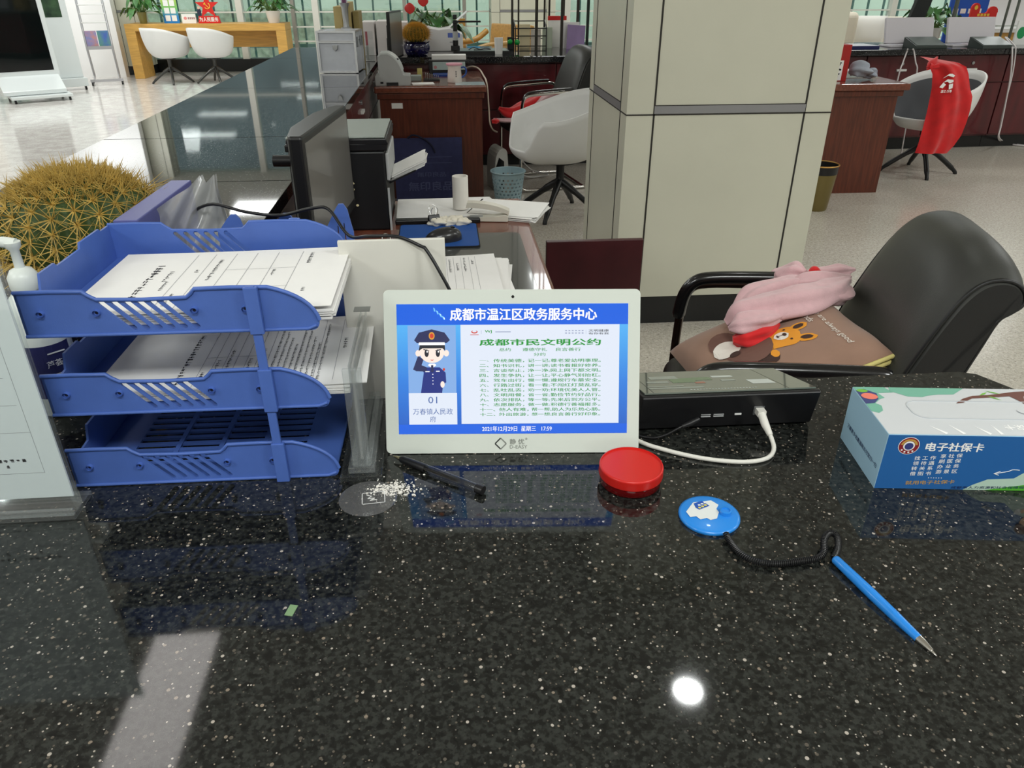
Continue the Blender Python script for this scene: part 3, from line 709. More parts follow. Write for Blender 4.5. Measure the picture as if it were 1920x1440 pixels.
cols_ = [(28, 132, 236), (4, 96, 226), (226, 234, 248), (255, 255, 255), (34, 150, 56), (70, 102, 168), (132, 174, 230), (34, 40, 88), (255, 236, 224), (26, 30, 44), (210, 60, 40), (224, 160, 50), (18, 40, 128), (120, 160, 130), (120, 200, 250), (150, 160, 190)]
mats_ = [E_(c) for c in cols_]
# gradient blue side strips
g = bpy.data.materials.new('screen_blue_gradient'); g.use_nodes = True
nt = g.node_tree; N = nt.nodes; p = N['Principled BSDF']; p.inputs['Base Color'].default_value = (0.01, 0.01, 0.01, 1); p.inputs['Roughness'].default_value = 0.12
tc = N.new('ShaderNodeTexCoord'); sp = N.new('ShaderNodeSeparateXYZ'); rp = N.new('ShaderNodeValToRGB')
nt.links.new(tc.outputs['Object'], sp.inputs[0])
mr = N.new('ShaderNodeMapRange'); mr.inputs[1].default_value = 0.02; mr.inputs[2].default_value = 0.17
nt.links.new(sp.outputs[2], mr.inputs[0]); nt.links.new(mr.outputs[0], rp.inputs['Fac']); nt.links.new(rp.outputs['Color'], p.inputs['Emission Color']); p.inputs['Emission Strength'].default_value = 1
rp.color_ramp.elements[0].color = lin((20, 84, 190)); rp.color_ramp.elements[1].color = lin((90, 190, 252)); e = rp.color_ramp.elements.new(0.45); e.color = lin((44, 128, 224))
mats_.append(g); G = len(mats_) - 1
SW, SH = sx1 - sx0, sz1 - sz0
F0 = FB @ Tr(sx0, sz0)
def U(px): return (px - 743) / 433.0 * SW          # screen layout read off as fractions of its width and height
def Vv(py): return (815 - py) / 241.0 * SH
b = MB(); e1, e2, e3, e4, e5 = 0.0001, 0.0002, 0.0003, 0.0004, 0.0005
b.rect(0, SW, 0, SH, 0, G, F0)
b.rect(0, SW, Vv(612), SH, e1, 1, F0); b.rect(0, SW, Vv(598), Vv(590), e2, 1, F0)
b.rect(0, SW, 0, Vv(797), e1, 1, F0)
b.rect(U(763), U(853), Vv(738), Vv(613), e1, 6, F0)
b.rect(U(763), U(854), Vv(797), Vv(738), e2, 2, F0)
b.rect(U(862), U(1160), Vv(796), Vv(612), e1, 2, F0)
b.text('成都市温江区政务服务中心', F0 @ Tr(U(980), Vv(593)), U(1117) - U(843), Vv(582) - Vv(604), 3, 0.035, e2)
for k in range(4):
    pts = [V((U(812 + 5 * k + q * (2.5 + k)), Vv(582 + 5 * k + 7 * q - 3 * math.sin(2.6 * q)), e2)) for q in [i / 5 for i in range(6)]]
    b.tube([F0 @ x for x in pts], 0.0010, 5, 14)
b.text('成都市民文明公约', F0 @ Tr(U(1011), Vv(644.5)), U(1125) - U(898), Vv(639) - Vv(651), 4, 0.03, e2)
for s_, px, w in (('总约', 945, 22), ('遵德守礼', 1001, 46), ('良言善行', 1064, 47)): b.text(s_, F0 @ Tr(U(px), Vv(658)), w / 433 * SW, 6.0 / 241 * SH, 4, 0.012, e2)
b.text('分约', F0 @ Tr(U(1010), Vv(667)), 22 / 433 * SW, 6 / 241 * SH, 4, 0.012, e2)
lines = [('一、', '传统美德，', '记一记;', '尊老爱幼明事理。'), ('二、', '知书识礼，', '讲一讲;', '读书看报好修养。'), ('三、', '言谈举止，', '净一净;', '网上网下都文明。'),
         ('四、', '发生争执，', '让一让;', '平心静气别抬杠。'), ('五、', '驾车出行，', '慢一慢;', '遵规行车最安全。'), ('六、', '行路过街，', '看一看;', '不闯红灯莫乱穿。'),
         ('七、', '乱吐乱丢，', '劝一劝;', '环境优美人人管。'), ('八、', '文明用餐，', '省一省;', '勤俭节约好品行。'), ('九、', '依次排队，', '等一等;', '先来后到方公平。'),
         ('十、', '志愿服务，', '做一做;', '积德行善福报多。'), ('十一、', '他人有难，', '帮一帮;', '助人为乐热心肠。'), ('十二、', '外出旅游，', '想一想;', '良言善行好印象。')]
for i, ln in enumerate(lines):
    y = 678.5 + i * 9.1
    for s_, x0, x1 in zip(ln, (897, 923 if i < 10 else 933, 988 if i < 10 else 995, 1031 if i < 10 else 1033), (914 if i < 10 else 926, 981 if i < 10 else 989, 1029 if i < 10 else 1032, 1125)):
        hh = 6.4 if len(s_) > 2 else 5.4
        b.text(s_, F0 @ Tr(U((x0 + x1) / 2), Vv(y)), (x1 - x0) / 433 * SW, (2.2 if s_ == '一、' else hh) / 241 * SH, 4, 0.014, e2)
b.text('01', F0 @ Tr(U(808), Vv(751)), 17 / 433 * SW, 12.5 / 241 * SH, 5, 0.0, e3)
b.text('万春镇人民政', F0 @ Tr(U(808), Vv(772.5)), 75 / 433 * SW, 11.5 / 241 * SH, 5, -0.005, e3)
b.text('府', F0 @ Tr(U(808), Vv(787)), 11 / 433 * SW, 11 / 241 * SH, 5, -0.005, e3)
b.text('2021年12月29日  星期三   17:59', F0 @ Tr(U(967), Vv(805.5)), 132 / 433 * SW, 10 / 241 * SH, 3, 0.01, e2)
# small header marks on the white page
b.disc(U(888), Vv(625), U(894) - U(888), Vv(622) - Vv(625), e2, 10, F0); b.disc(U(888), Vv(624), U(892) - U(888), Vv(622) - Vv(624), e3, 2, F0); b.rect(U(880), U(896), Vv(631), Vv(630), e2, 10, F0)
b.rect(U(900.5), U(901), Vv(629), Vv(622), e2, 15, F0)
b.text('WJ', F0 @ Tr(U(914), Vv(625)), 13 / 433 * SW, 6 / 241 * SH, 4, 0.02, e2); b.rect(U(927), U(956), Vv(626), Vv(624.5), e2, 15, F0)
for row, y in enumerate((623.5, 628)):
    for k in range(6): b.rect(U(1058 + 6.2 * k), U(1061.5 + 6.2 * k), Vv(y + 1), Vv(y - 0.8), e2, 15, F0)
b.rect(U(1097), U(1097.4), Vv(630), Vv(622), e2, 15, F0)
b.text('文明健康', F0 @ Tr(U(1121), Vv(623.6)), 38 / 433 * SW, 4.4 / 241 * SH, 9, 0.01, e2); b.text('有你有我', F0 @ Tr(U(1121), Vv(629)), 38 / 433 * SW, 4.0 / 241 * SH, 9, 0.01, e2)
# plain cartoon officer in cap and uniform
def poly(pts, mi, z): b.prism([(U(x), Vv(y)) for x, y in pts], lambda u, v, w: V((u, v, w)), z, z, mi, F0)
def oval(px, py, rx, ry, mi, z): b.disc(U(px), Vv(py), rx / 433 * SW, ry / 241 * SH, z, mi, F0)
poly([(786, 738), (792, 700), (786, 690), (822, 690), (833, 700), (834, 718), (828, 722), (826, 738)], 12, e2)
poly([(772, 694), (782, 668), (792, 676), (788, 686), (798, 690), (798, 698), (778, 697)], 7, e3)
oval(808, 662, 23, 20, 8, e3); oval(782, 664, 5, 6, 8, e3); oval(835, 664, 5, 6, 8, e3)
poly([(783, 660), (786, 646), (832, 646), (833, 660), (828, 655), (790, 655)], 9, e4)
poly([(775, 640), (784, 626), (808, 620), (832, 626), (842, 640), (836, 645), (780, 645)], 7, e5)
poly([(784, 644), (832, 644), (833, 649), (783, 649)], 3, e5 + e1)
poly([(784, 649), (833, 649), (822, 655), (795, 655)], 9, e5 + e1)
oval(808, 632, 5.5, 7, 11, e5 + e1); oval(808, 632, 3.5, 4.5, 10, e5 + e2)
oval(798, 664, 4, 7, 9, e4); oval(819, 664, 4, 7, 9, e4); oval(799, 661, 1.3, 2, 3, e5); oval(820, 661, 1.3, 2, 3, e5)
poly([(792, 656), (803, 659), (803, 660), (792, 658)], 9, e5); poly([(825, 656), (814, 659), (814, 660), (825, 658)], 9, e5)
poly([(804, 676), (812, 676), (808, 678)], 10, e4)
poly([(800, 686), (808, 692), (816, 686), (813, 683), (803, 683)], 3, e3); poly([(806, 686), (810, 686), (811, 698), (808, 700), (805, 698)], 7, e4)
for k in range(4): oval(809, 703 + 6 * k, 1.0, 1.0, 3, e4)
b.rect(U(795), U(803), Vv(699), Vv(697), e4, 3, F0); b.rect(U(815), U(822), Vv(698.5), Vv(696.5), e4, 3, F0); oval(830, 694, 2.2, 2.6, 10, e4)
oval(827, 722, 4, 6, 8, e3)
b.build('screen', mats_, t)

# ---------------------------------------------------------------- red ink pad
t = thing('ink_pad', 'round red ink pad box with a glossy lid beside the tablet corner', 'ink pad', (0.2095, 0.7335, Z))
MB().lathe([(0, 0.0), (0.0345, 0.0), (0.0368, 0.002), (0.0368, 0.0135)], n=48).build('base', mat('dark_red_plastic', (120, 14, 18), 0.12, trans=0.3), t)
MB().lathe([(0.0370, 0.0125), (0.0384, 0.0125), (0.0388, 0.0140), (0.0384, 0.0220), (0.0386, 0.0232), (0.0378, 0.0252), (0.0366, 0.0254), (0.0362, 0.0234), (0.0345, 0.0232), (0.0, 0.0238)], n=56).build('lid', red_pl, t)

# ---------------------------------------------------------------- black handwriting terminal with a tilted glass top
t = thing('signing_terminal', 'black wedge box with a tilted glass screen, back ports facing the camera', 'signing terminal', (0.2455, 0.832, Z), math.radians(-0.6))
Wd, Dp = 0.2400, 0.156
prof = [(0.012, 0.004), (0.0, 0.057), (0.004, 0.0595), (Dp, 0.014), (Dp, 0.0), (0.03, 0.0)]
MB().prism(prof, lambda u, v, w: V((w, u, v)), 0, Wd).build('housing', black_pl, t, bevel=0.0015)
sl = math.atan2(0.0595 - 0.014, Dp - 0.004)
FT = frame((0.004, 0.009, 0.0588), (1, 0, 0), (0, math.cos(sl), -math.sin(sl)))
glt = mat('glass_screen', (96, 104, 96), 0.06, coat=0.6)
b = MB().box(0, Wd - 0.008, 0, 0.138, -0.0002, 0.0018, 0, FT)
for x in (0.012, 0.195): b.rect(x, x + 0.0007, 0.001, 0.137, 0.0020, 1, FT)
for x, y, w, h, mi in ((0.013, 0.022, 0.075, 0.008, 2), (0.013, 0.035, 0.05, 0.005, 2), (0.16, 0.035, 0.032, 0.028, 3), (0.02, 0.06, 0.03, 0.012, 2), (0.055, 0.058, 0.035, 0.03, 4), (0.085, 0.05, 0.014, 0.010, 5), (0.03, 0.085, 0.04, 0.02, 2), (0.09, 0.07, 0.025, 0.02, 4), (0.12, 0.085, 0.03, 0.012, 3), (0.125, 0.06, 0.02, 0.01, 2)): b.rect(x, x + w, y, y + h, 0.0020, mi, FT)
r = random.Random(4)
for row in range(1):
    x = 0.065
    while x < 0.155: b.rect(x, x + 0.0025, 0.010, 0.0135, 0.0020, 3, FT); x += 0.0042
b.build('glass_screen', [glt, black_gl, mat('pale_screen_print', (150, 158, 150), 0.2), mat('white_screen_print', (196, 204, 200), 0.2), mat('green_screen_print', (104, 128, 96), 0.2), mat('red_screen_print', (160, 100, 84), 0.2)], t)
b = MB()
for x, w, z in ((0.083, 0.013, 0.0255), (0.083, 0.013, 0.0225), (0.100, 0.014, 0.0255), (0.100, 0.014, 0.0225)): b.box(x, x + w, -0.0015 + 0.0075, 0.009, z, z + 0.0007, 0)
for z in (0.0255, 0.024): b.box(0.129, 0.138, 0.006, 0.009, z, z + 0.0009, 1)
b.box(0.1535, 0.168, 0.0045, 0.012, 0.024, 0.037, 2)
b.build('ports', [grey_pl, white_pl, steel], t)
cx, cz = 0.2555, 0.862
tag(MB().tube(catmull([(0.406, 0.824, 0.8895), (0.407, 0.812, 0.882), (0.411, 0.798, 0.872), (0.409, 0.780, 0.8642), (0.392, 0.762, 0.8632), (0.360, 0.757, 0.8632), (0.315, 0.768, 0.8632), (0.270, 0.792, 0.8632), (0.236, 0.822, 0.8632), (0.19, 0.90, 0.8632), (0.10, 0.93, 0.8632)], 6), 0.0029, 10).tube([(0.4062, 0.8255, 0.8905), (0.4072, 0.8125, 0.8825), (0.4105, 0.7995, 0.8735)], [0.0055, 0.0055, 0.0038], 8).box(-0.0055, 0.0055, -0.004, 0.007, -0.004, 0.004, 0, Tr(0.4060, 0.8270, 0.8915)).build('network_cable', mat('white_cable', (214, 212, 204), 0.5)), 'white network cable curling from the terminal back to behind the tablet', 'cable')
tag(MB().tube(catmull([(0.318, 0.828, 0.884), (0.311, 0.824, 0.882), (0.296, 0.820, 0.8795), (0.276, 0.820, 0.868), (0.258, 0.824, 0.8625), (0.236, 0.84, 0.8622), (0.20, 0.90, 0.8622), (0.15, 0.93, 0.8622)], 6), 0.0018, 8).tube([(0.322, 0.8290, 0.885), (0.308, 0.824, 0.8815), (0.297, 0.8205, 0.880)], [0.0042, 0.0042, 0.0028], 10).build('power_cable', black_pl), 'thin black power lead plugged into the terminal back', 'cable')

# ---------------------------------------------------------------- tissue box
t = thing('tissue_box', 'blue and white printed tissue box at the right end of the worktop', 'tissue box', (0.4985, 0.6935, Z), math.radians(-6.8))
W, D, Hh = 0.235, 0.114, 0.0765
blue_c = mat('blue_card', (38, 96, 160), 0.38); sky_c = mat('pale_blue_card', (162, 200, 222), 0.38)
foil = mat('silvery_white_card', (226, 230, 234), 0.20, metal=0.25, coat=0.4)
MB().box(0, W, 0, D, 0, Hh).build('carton', [sky_c], t, bevel=0.0006)
FF = frame((0, -0.0003, 0), (1, 0, 0), (0, 0, 1)); FS = frame((-0.0003, D, 0), (0, -1, 0), (0, 0, 1)); FTt = Tr(0, 0, Hh + 0.0003)
pm = [blue_c, foil, mat('dark_red_print', (134, 32, 40), 0.5), white_t, mat('ochre_print', (190, 150, 70), 0.5), mat('navy_print', (24, 40, 84), 0.5), mat('green_print', (84, 170, 52), 0.45),
      mat('pale_green_print', (180, 206, 190), 0.45), mat('brown_print', (96, 44, 30), 0.5), mat('skin_print', (238, 190, 150), 0.5), mat('teal_print', (40, 140, 104), 0.5), mat('slate_print', (52, 60, 120), 0.5),
      mat('soft_teal_print', (112, 172, 150), 0.4), mat('purple_blue_print', (56, 62, 116), 0.45), mat('coral_print', (226, 120, 100), 0.45), mat('bark_print', (102, 58, 48), 0.45), mat('leaf_print', (112, 176, 60), 0.45)]
b = MB().rect(0.0005, W, 0.0005, Hh - 0.0005, 0, 0, FF)
def fp(pts, mi, z, F=FF): b.prism(pts, lambda u, v, w: V((u, v, w)), z, z, mi, F)
def arc(cx, cy, rx, ry, a0, a1, n=14): return [(cx + rx * math.cos(math.radians(a0 + (a1 - a0) * i / n)), cy + ry * math.sin(math.radians(a0 + (a1 - a0) * i / n))) for i in range(n + 1)]
h1 = 0.0002; h2 = 0.0004; h3 = 0.0006; h4 = 0.0008
fp([(0.105, 0.0005), (W, 0.0005), (W, 0.052), (0.205, 0.047), (0.178, 0.034), (0.160, 0.018), (0.130, 0.016), (0.115, 0.008)], 7, h1)
fp([(0.130, 0.0005), (W, 0.0005), (W, 0.024), (0.20, 0.014), (0.17, 0.008)], 6, h2)
b.disc(0.0265, 0.0615, 0.0122, 0.0118, h1, 3, FF); b.disc(0.0265, 0.0615, 0.0115, 0.0111, h2, 2, FF)
fp(arc(0.0265, 0.0615, 0.0098, 0.0094, 10, 170) + arc(0.0265, 0.0615, 0.0072, 0.0070, 170, 10), 4, h3); b.disc(0.0265, 0.0615, 0.0066, 0.0064, h3, 3, FF); b.disc(0.0265, 0.0612, 0.005, 0.0048, h4, 11, FF)
for i in range(4):
    a = math.radians(220 + 34 * i * 0.85); b.rect(-0.001, 0.001, -0.001, 0.001, h3, 3, FF @ Tr(0.0265 + 0.0092 * math.cos(a), 0.0615 + 0.0088 * math.sin(a)))
b.text('电子社保卡', FF @ Tr(0.0795, 0.0605), 0.066, 0.0118, 3, 0.03, h1)
for i, (l, rt) in enumerate((('找 工 作', '享 社 保'), ('领 待 遇', '刷 医 保'), ('转 关 系', '办 业 务'), ('借 图 书', '游 景 区'))):
    y = 0.0450 - i * 0.0074
    b.text(l, FF @ Tr(0.0495, y) @ Rz(0.04), 0.0245, 0.0056, 3, 0.006, h1); b.text(rt, FF @ Tr(0.0790, y + 0.0036) @ Rz(0.06), 0.0250, 0.0056, 3, 0.006, h1)
for i in range(6): b.rect(0.060 + 0.003 * i, 0.0612 + 0.003 * i, 0.0165, 0.0173, h1, 3, FF)
b.text('就用电子社保卡', FF @ Tr(0.0640, 0.0105) @ Rz(0.05), 0.057, 0.0056, 4, 0.012, h1)
b.text('成都市人力资源和社会保障局', FF @ Tr(0.133, 0.0045) @ Rz(0.02), 0.085, 0.0040, 5, 0.002, h3)
b.tube([FF @ V(p) for p in catmull([(0.163, 0.030, h2), (0.155, 0.0305, h2), (0.150, 0.028, h2), (0.135, 0.0245, h2)], 5)], 0.0004, 5, 3)
fp([(0.134, 0.0245), (0.141, 0.0285), (0.1416, 0.0278), (0.136, 0.0247), (0.1412, 0.0228), (0.1408, 0.0220)], 3, h2)
# a plain boy in a green jumper holding up a phone
fp([(0.176, 0.034), (0.176, 0.029), (0.180, 0.026), (0.184, 0.031), (0.184, 0.036)], 3, h2)
b.disc(0.2005, 0.047, 0.0140, 0.0130, h3, 9, FF); fp([(0.184, 0.050), (0.183, 0.058), (0.190, 0.065), (0.206, 0.066), (0.218, 0.060), (0.218, 0.046), (0.213, 0.052), (0.206, 0.055), (0.196, 0.054), (0.188, 0.048)], 8, h4)
b.disc(0.195, 0.047, 0.0010, 0.0014, h4, 5, FF); b.disc(0.205, 0.049, 0.0010, 0.0014, h4, 5, FF); fp(arc(0.2015, 0.0425, 0.0035, 0.0035, 190, 370, 8), 2, h4)
fp([(0.186, 0.028), (0.190, 0.036), (0.202, 0.036), (0.220, 0.038), (0.220, 0.022), (0.198, 0.021)], 10, h3)
b.disc(0.1855, 0.0295, 0.003, 0.003, h4, 9, FF)
fp([(0.194, 0.0215), (0.222, 0.022), (0.230, 0.012), (0.222, 0.011), (0.210, 0.016), (0.198, 0.0030), (0.189, 0.004)], 11, h3); fp([(0.186, 0.0005), (0.199, 0.0005), (0.198, 0.0035), (0.189, 0.0045)], 8, h4)
b.text('了解更多优惠请用支付宝扫一扫', FS @ Tr(0.060, 0.0275) @ Rz(-0.01), 0.094, 0.0060, 5, 0.008, h1)
# the printed top
b.rect(0.0005, W - 0.0005, 0.0005, D - 0.0005, 0, 1, FTt)
fp([(0.0005, D - 0.0005), (0.0005, 0.052), (0.008, 0.048), (0.015, 0.054), (0.018, 0.066), (0.013, 0.072), (0.022, 0.082), (0.030, 0.086), (0.026, 0.098), (0.046, 0.1), (0.040, D - 0.0005)], 12, h1, FTt)
fp([(0.0005, 0.104), (0.0005, 0.070), (0.012, 0.072), (0.021, 0.083), (0.024, 0.097), (0.012, 0.108)], 13, h2, FTt); b.disc(0.012, 0.089, 0.010, 0.008, h3, 14, FTt); b.disc(0.008, 0.103, 0.007, 0.004, h3, 16, FTt)
fp([(0.045, D - 0.0005), (0.043, 0.104), (0.060, 0.090), (0.078, 0.089), (0.086, 0.093), (0.100, 0.096), (0.120, 0.097), (0.140, D - 0.0005)], 12, h1, FTt)
fp([(0.112, 0.074), (0.126, 0.086), (0.142, 0.094), (0.165, 0.097), (0.20, 0.106), (W - 0.001, 0.110), (W - 0.001, 0.102), (0.205, 0.094), (0.200, 0.082), (0.203, 0.068), (0.198, 0.068), (0.193, 0.084), (0.188, 0.094), (0.160, 0.090), (0.138, 0.087), (0.122, 0.076)], 15, h2, FTt)
for x, y, a in ((0.158, 0.099, 0.6), (0.172, 0.103, -0.5), (0.166, 0.089, -0.7)): fp([(-0.009, 0), (0, 0.0016), (0.009, 0), (0, -0.0016)], 16, h3, FTt @ Tr(x, y) @ Rz(a))
for x, a in ((0.068, 2.2), (0.088, 2.0), (0.118, 2.1), (0.131, 1.7)): fp([(0, -0.002), (0.022, 0), (0, 0.002)], 3, h1, FTt @ Tr(x, 0.003) @ Rz(a))
b.text('电子社保卡', FTt @ Tr(0.173, 0.019) @ Rz(PI), 0.062, 0.011, 3, 0.02, h1)
oo = b.build('printing', pm, t)
slot = rrect(0.048, 0.215, 0.036, 0.080, 0.016, 6); inn = rrect(0.0495, 0.2135, 0.0375, 0.0785, 0.0145, 6)
b = MB().prism([slot, inn], lambda u, v, w: V((u, v, Hh + w)), 0.0002, 0.0011)
b.disc(0.187, 0.056, 0.010, 0.007, Hh + 0.0012, 1).build('opening_seam', [mat('grey_perforation', (186, 190, 194), 0.3), foil], t)

# ---------------------------------------------------------------- blue counter pen: disc, coiled cord, pen
bp = mat('bright_blue_plastic', (38, 132, 218), 0.28, coat=0.2)
t = thing('counter_pen', 'blue counter pen tied by a black coiled cord to a round blue base', 'counter pen', (0.2835, 0.6575, Z))
d = MB().lathe([(0, 0.0), (0.0335, 0.0), (0.0345, 0.002), (0.034, 0.0042), (0.031, 0.0052), (0.0, 0.0058)], n=48).build('base', bp, t)
b = MB(); z = 0.0062
b.prism([(-0.026, 0.004), (-0.013, 0.020), (0.009, 0.022), (0.015, 0.013), (0.010, 0.006), (0.011, 0.000), (0.005, -0.011), (-0.003, -0.013), (-0.006, -0.009), (-0.014, -0.011), (-0.017, -0.005), (-0.024, -0.006)], lambda u, v, w: V((u, v, w)), z, z, 0)
b.prism([(-0.013, 0.018), (-0.002, 0.022), (0.004, 0.012), (-0.010, 0.006), (-0.013, 0.010)], lambda u, v, w: V((u, v, w)), z + 0.0002, z + 0.0002, 1)
for k in range(3): b.rect(-0.010 + 0.004 * k, -0.007 + 0.004 * k, 0.008 + 0.002 * k, 0.011 + 0.002 * k, z + 0.0004, 2); b.rect(-0.009 + 0.004 * k, -0.006 + 0.004 * k, 0.013 + 0.002 * k, 0.0155 + 0.002 * k, z + 0.0004, 0)
b.build('torn_label', [mat('torn_white_label', (214, 218, 216), 0.7), mat('label_blue', (30, 80, 170), 0.5), mat('label_yellow', (214, 200, 90), 0.6)], d)
MB().lathe([(0.0068, 0.005), (0.0065, 0.010), (0.0048, 0.0105), (0.0044, 0.009), (0, 0.009)], (0.018, -0.002, 0), 20).build('pen_socket', bp, d)
path = catmull([at(px_, py_, z=z_) - V((0.2835, 0.6575, Z)) for px_, py_, z_ in ((1361, 1001, 0.8665), (1372, 1020, 0.865), (1390, 1040, 0.865), (1418, 1053, 0.865), (1455, 1057, 0.865), (1500, 1052, 0.865), (1534, 1046, 0.865), (1545, 1034, 0.867), (1545, 1014, 0.870), (1552, 1001, 0.871), (1563, 1000, 0.871), (1571, 1012, 0.869), (1570, 1032, 0.867), (1562, 1048, 0.8662))], 14)
coil = []; Lc = 0; seg = []
for i in range(len(path) - 1): seg.append((path[i + 1] - path[i]).length)
tot = sum(seg); turns = 96; steps = turns * 9; acc = 0; k = 0
for i in range(steps + 1):
    s_ = tot * i / steps
    while k < len(seg) - 1 and acc + seg[k] < s_: acc += seg[k]; k += 1
    tt_ = min(1, (s_ - acc) / max(seg[k], 1e-9)); p = path[k].lerp(path[k + 1], tt_); tg = (path[k + 1] - path[k]).normalized()
    u = tg.cross(V((0, 0, 1))).normalized(); w = u.cross(tg); an = 2 * PI * turns * i / steps
    coil.append(p + (u * math.cos(an) + w * math.sin(an)) * 0.0030)
MB().tube(coil, 0.00085, 5).build('coiled_cord', black_pl, t)
p0 = V((0.3895, 0.5715, Z + 0.0058)) - V((0.2835, 0.6575, Z)); p1 = V((0.4245, 0.4430, Z + 0.0016)) - V((0.2835, 0.6575, Z)); dr = (p1 - p0); L_ = dr.length; dr.normalize()
def at_(a): return p0 + dr * (L_ * a)
ps = [0.0, 0.015, 0.4, 0.62]; rs = [0.0036, 0.0048, 0.0055, 0.0052]
pts = [at_(a) for a in ps]
k = 0.62; n = 26
for i in range(n): pts.append(at_(0.62 + 0.22 * (i + 1) / n)); rs.append((0.0052 - 0.0012 * i / n) * (0.96 if i % 2 else 1.03))
pn = MB().tube(pts, rs, 18).build('pen', bp, t)
MB().tube([at_(0.84), at_(0.87), at_(0.955)], [0.0040, 0.0038, 0.0021], 16).tube([at_(0.955), at_(0.985), at_(1.0)], [0.0014, 0.0010, 0.0004], 10).build('metal_tip', chrome, pn)

# ---------------------------------------------------------------- between counter and desk
tag(MB().box(-0.1435, -0.0035, 0.0, 0.006, 0.0, 0.238, 0).build('white_board', mat('off_white_panel', (214, 212, 203), 0.45, var=0.03, vscale=9), loc=(0, 0.966, Z), bevel=0.001), 'plain off-white panel standing behind the tablet, crossed by a black cable', 'panel')
tag(MB().tube(catmull([(-0.49, 1.33, 0.885), (-0.40, 1.18, 1.06), (-0.345, 1.12, 1.110), (-0.285, 1.09, 1.106), (-0.238, 1.09, 1.100), (-0.19, 1.075, 1.113), (-0.165, 1.07, 1.112), (-0.136, 1.03, 1.086), (-0.104, 0.985, 1.098), (-0.065, 0.968, 1.1015), (-0.035, 0.961, 1.090), (-0.028, 0.957, 1.086), (-0.012, 0.945, 1.06), (0.006, 0.935, 1.02), (0.02, 0.92, 0.95)], 6), 0.0023, 8).build('black_cable', black_pl), 'black cord running over the blue trays and down behind the tablet', 'cable')
# ---------------------------------------------------------------- things on the near desk
DZ = 0.76
tag(MB().prism(rrect(-0.05, 0.205, 1.50, 2.075, 0.02), lambda u, v, w: V((u, v, w)), DZ, DZ + 0.005).build('glass_sheet', mat('grey_glass_sheet', (74, 76, 74), 0.10, coat=0.3), bevel=0.001), 'dark grey glass sheet lying on the near wooden desk', 'glass sheet')
# monitor
t = thing('monitor', 'black computer monitor seen from its edge on the near desk', 'monitor', (-0.268, 1.855, DZ), math.radians(84.3))
scr = mat('monitor_screen', (104, 102, 98), 0.30, coat=0.25)  # grey base colour stands in for what the screen reflects
hw = 0.222; zb, zt_ = 0.085, 0.352
# local frame: x along the width, +y backwards, screen faces -y
T_ = M.Translation((0, 0.0, 0.0))
MB().prism([(-hw, -0.0), (hw, -0.0), (hw, 0.030), (hw - 0.03, 0.040), (0.10, 0.058), (-0.10, 0.058), (-hw + 0.03, 0.040), (-hw, 0.030)], lambda u, v, w: V((u, v, w)), zb, zt_).build('casing', black_pl, t, bevel=0.006)
MB().box(-hw + 0.016, hw - 0.016, -0.0012, 0.0005, zb + 0.03, zt_ - 0.016).build('screen', scr, t)
MB().box(-0.05, 0.05, 0.058, 0.085, 0.018, 0.22).build('stand_neck', black_pl, t, bevel=0.004)
MB().prism(rrect(-0.12, 0.12, -0.03, 0.13, 0.03), lambda u, v, w: V((u, v, w)), 0.0, 0.018).build('stand_base', black_pl, t, bevel=0.004)
MB().cyl((-0.19, 0.036, zt_ - 0.055), (-0.19, 0.075, zt_ - 0.055), 0.012).build('knob', black_pl, t)
# printer
t = thing('printer', 'black printer with a grey lid beside the monitor, paper sticking out', 'printer', (-0.424, 2.135, DZ), 0.0)
lid_m = mat('grey_green_lid', (150, 158, 152), 0.35)
MB().box(0, 0.262, 0.006, 0.30, 0.0, 0.222).build('body', mat('black_satin_plastic', (14, 15, 18), 0.45), t, bevel=0.006)
MB().box(-0.005, 0.270, 0.0, 0.305, 0.2235, 0.243).box(0.0, 0.270, 0.0, 0.305, 0.243, 0.256).build('scanner_unit', black_pl, t, bevel=0.003)
MB().box(0.0, 0.265, 0.004, 0.30, 0.2565, 0.262).build('lid', lid_m, t, bevel=0.002)
MB().box(0.2625, 0.272, 0.01, 0.28, 0.14, 0.215).build('control_panel', grey_pl, t, bevel=0.003)
MB().box(0.2625, 0.268, 0.004, 0.012, 0.0, 0.12).build('front_edge', grey_pl, t)
MB().box(0, 0.085, 0.06, 0.26, 0, 0.004, 0, M.Translation((0.266, 0, 0.120)) @ M.Rotation(math.radians(-24), 4, 'Y')).build('output_tray', black_pl, t)
b = MB(); pts = []
r = random.Random(6)
for i in range(14):
    a = PI / 2 + i * PI / 14 * 1.0; 
lab = [(0.118 + 0.0, 0.15), (0.150, 0.158), (0.165, 0.150), (0.173, 0.140), (0.160, 0.132), (0.172, 0.125), (0.168, 0.118), (0.150, 0.115), (0.163, 0.108), (0.170, 0.095), (0.150, 0.088), (0.130, 0.082), (0.10, 0.09), (0.09, 0.15)]
b.prism([(x, z - 0.005) for x, z in lab], lambda u, v, w: V((u, w, v)), 0.0052, 0.0056); b.disc(0, 0, 0.004, 0.0035, 0, 0, frame((0.175, 0.0053, 0.074), (1, 0, 0), (0, 0, 1)))
b.build('torn_sticker', mat('torn_cream_sticker', (212, 202, 160), 0.8), t)
tag(stack_of(0.105, 0.15, 12, 3, 0.006, 0.06, 0.0014).build('paper_stack', paper, loc=(-0.148, 2.20, DZ + 0.1265)), 'thin sheaf of paper sticking out of the black printer', 'papers')
o = bpy.data.objects['paper_stack.002'] if 'paper_stack.002' in bpy.data.objects else None
if o: o.rotation_euler = (0, math.radians(-24), 0)
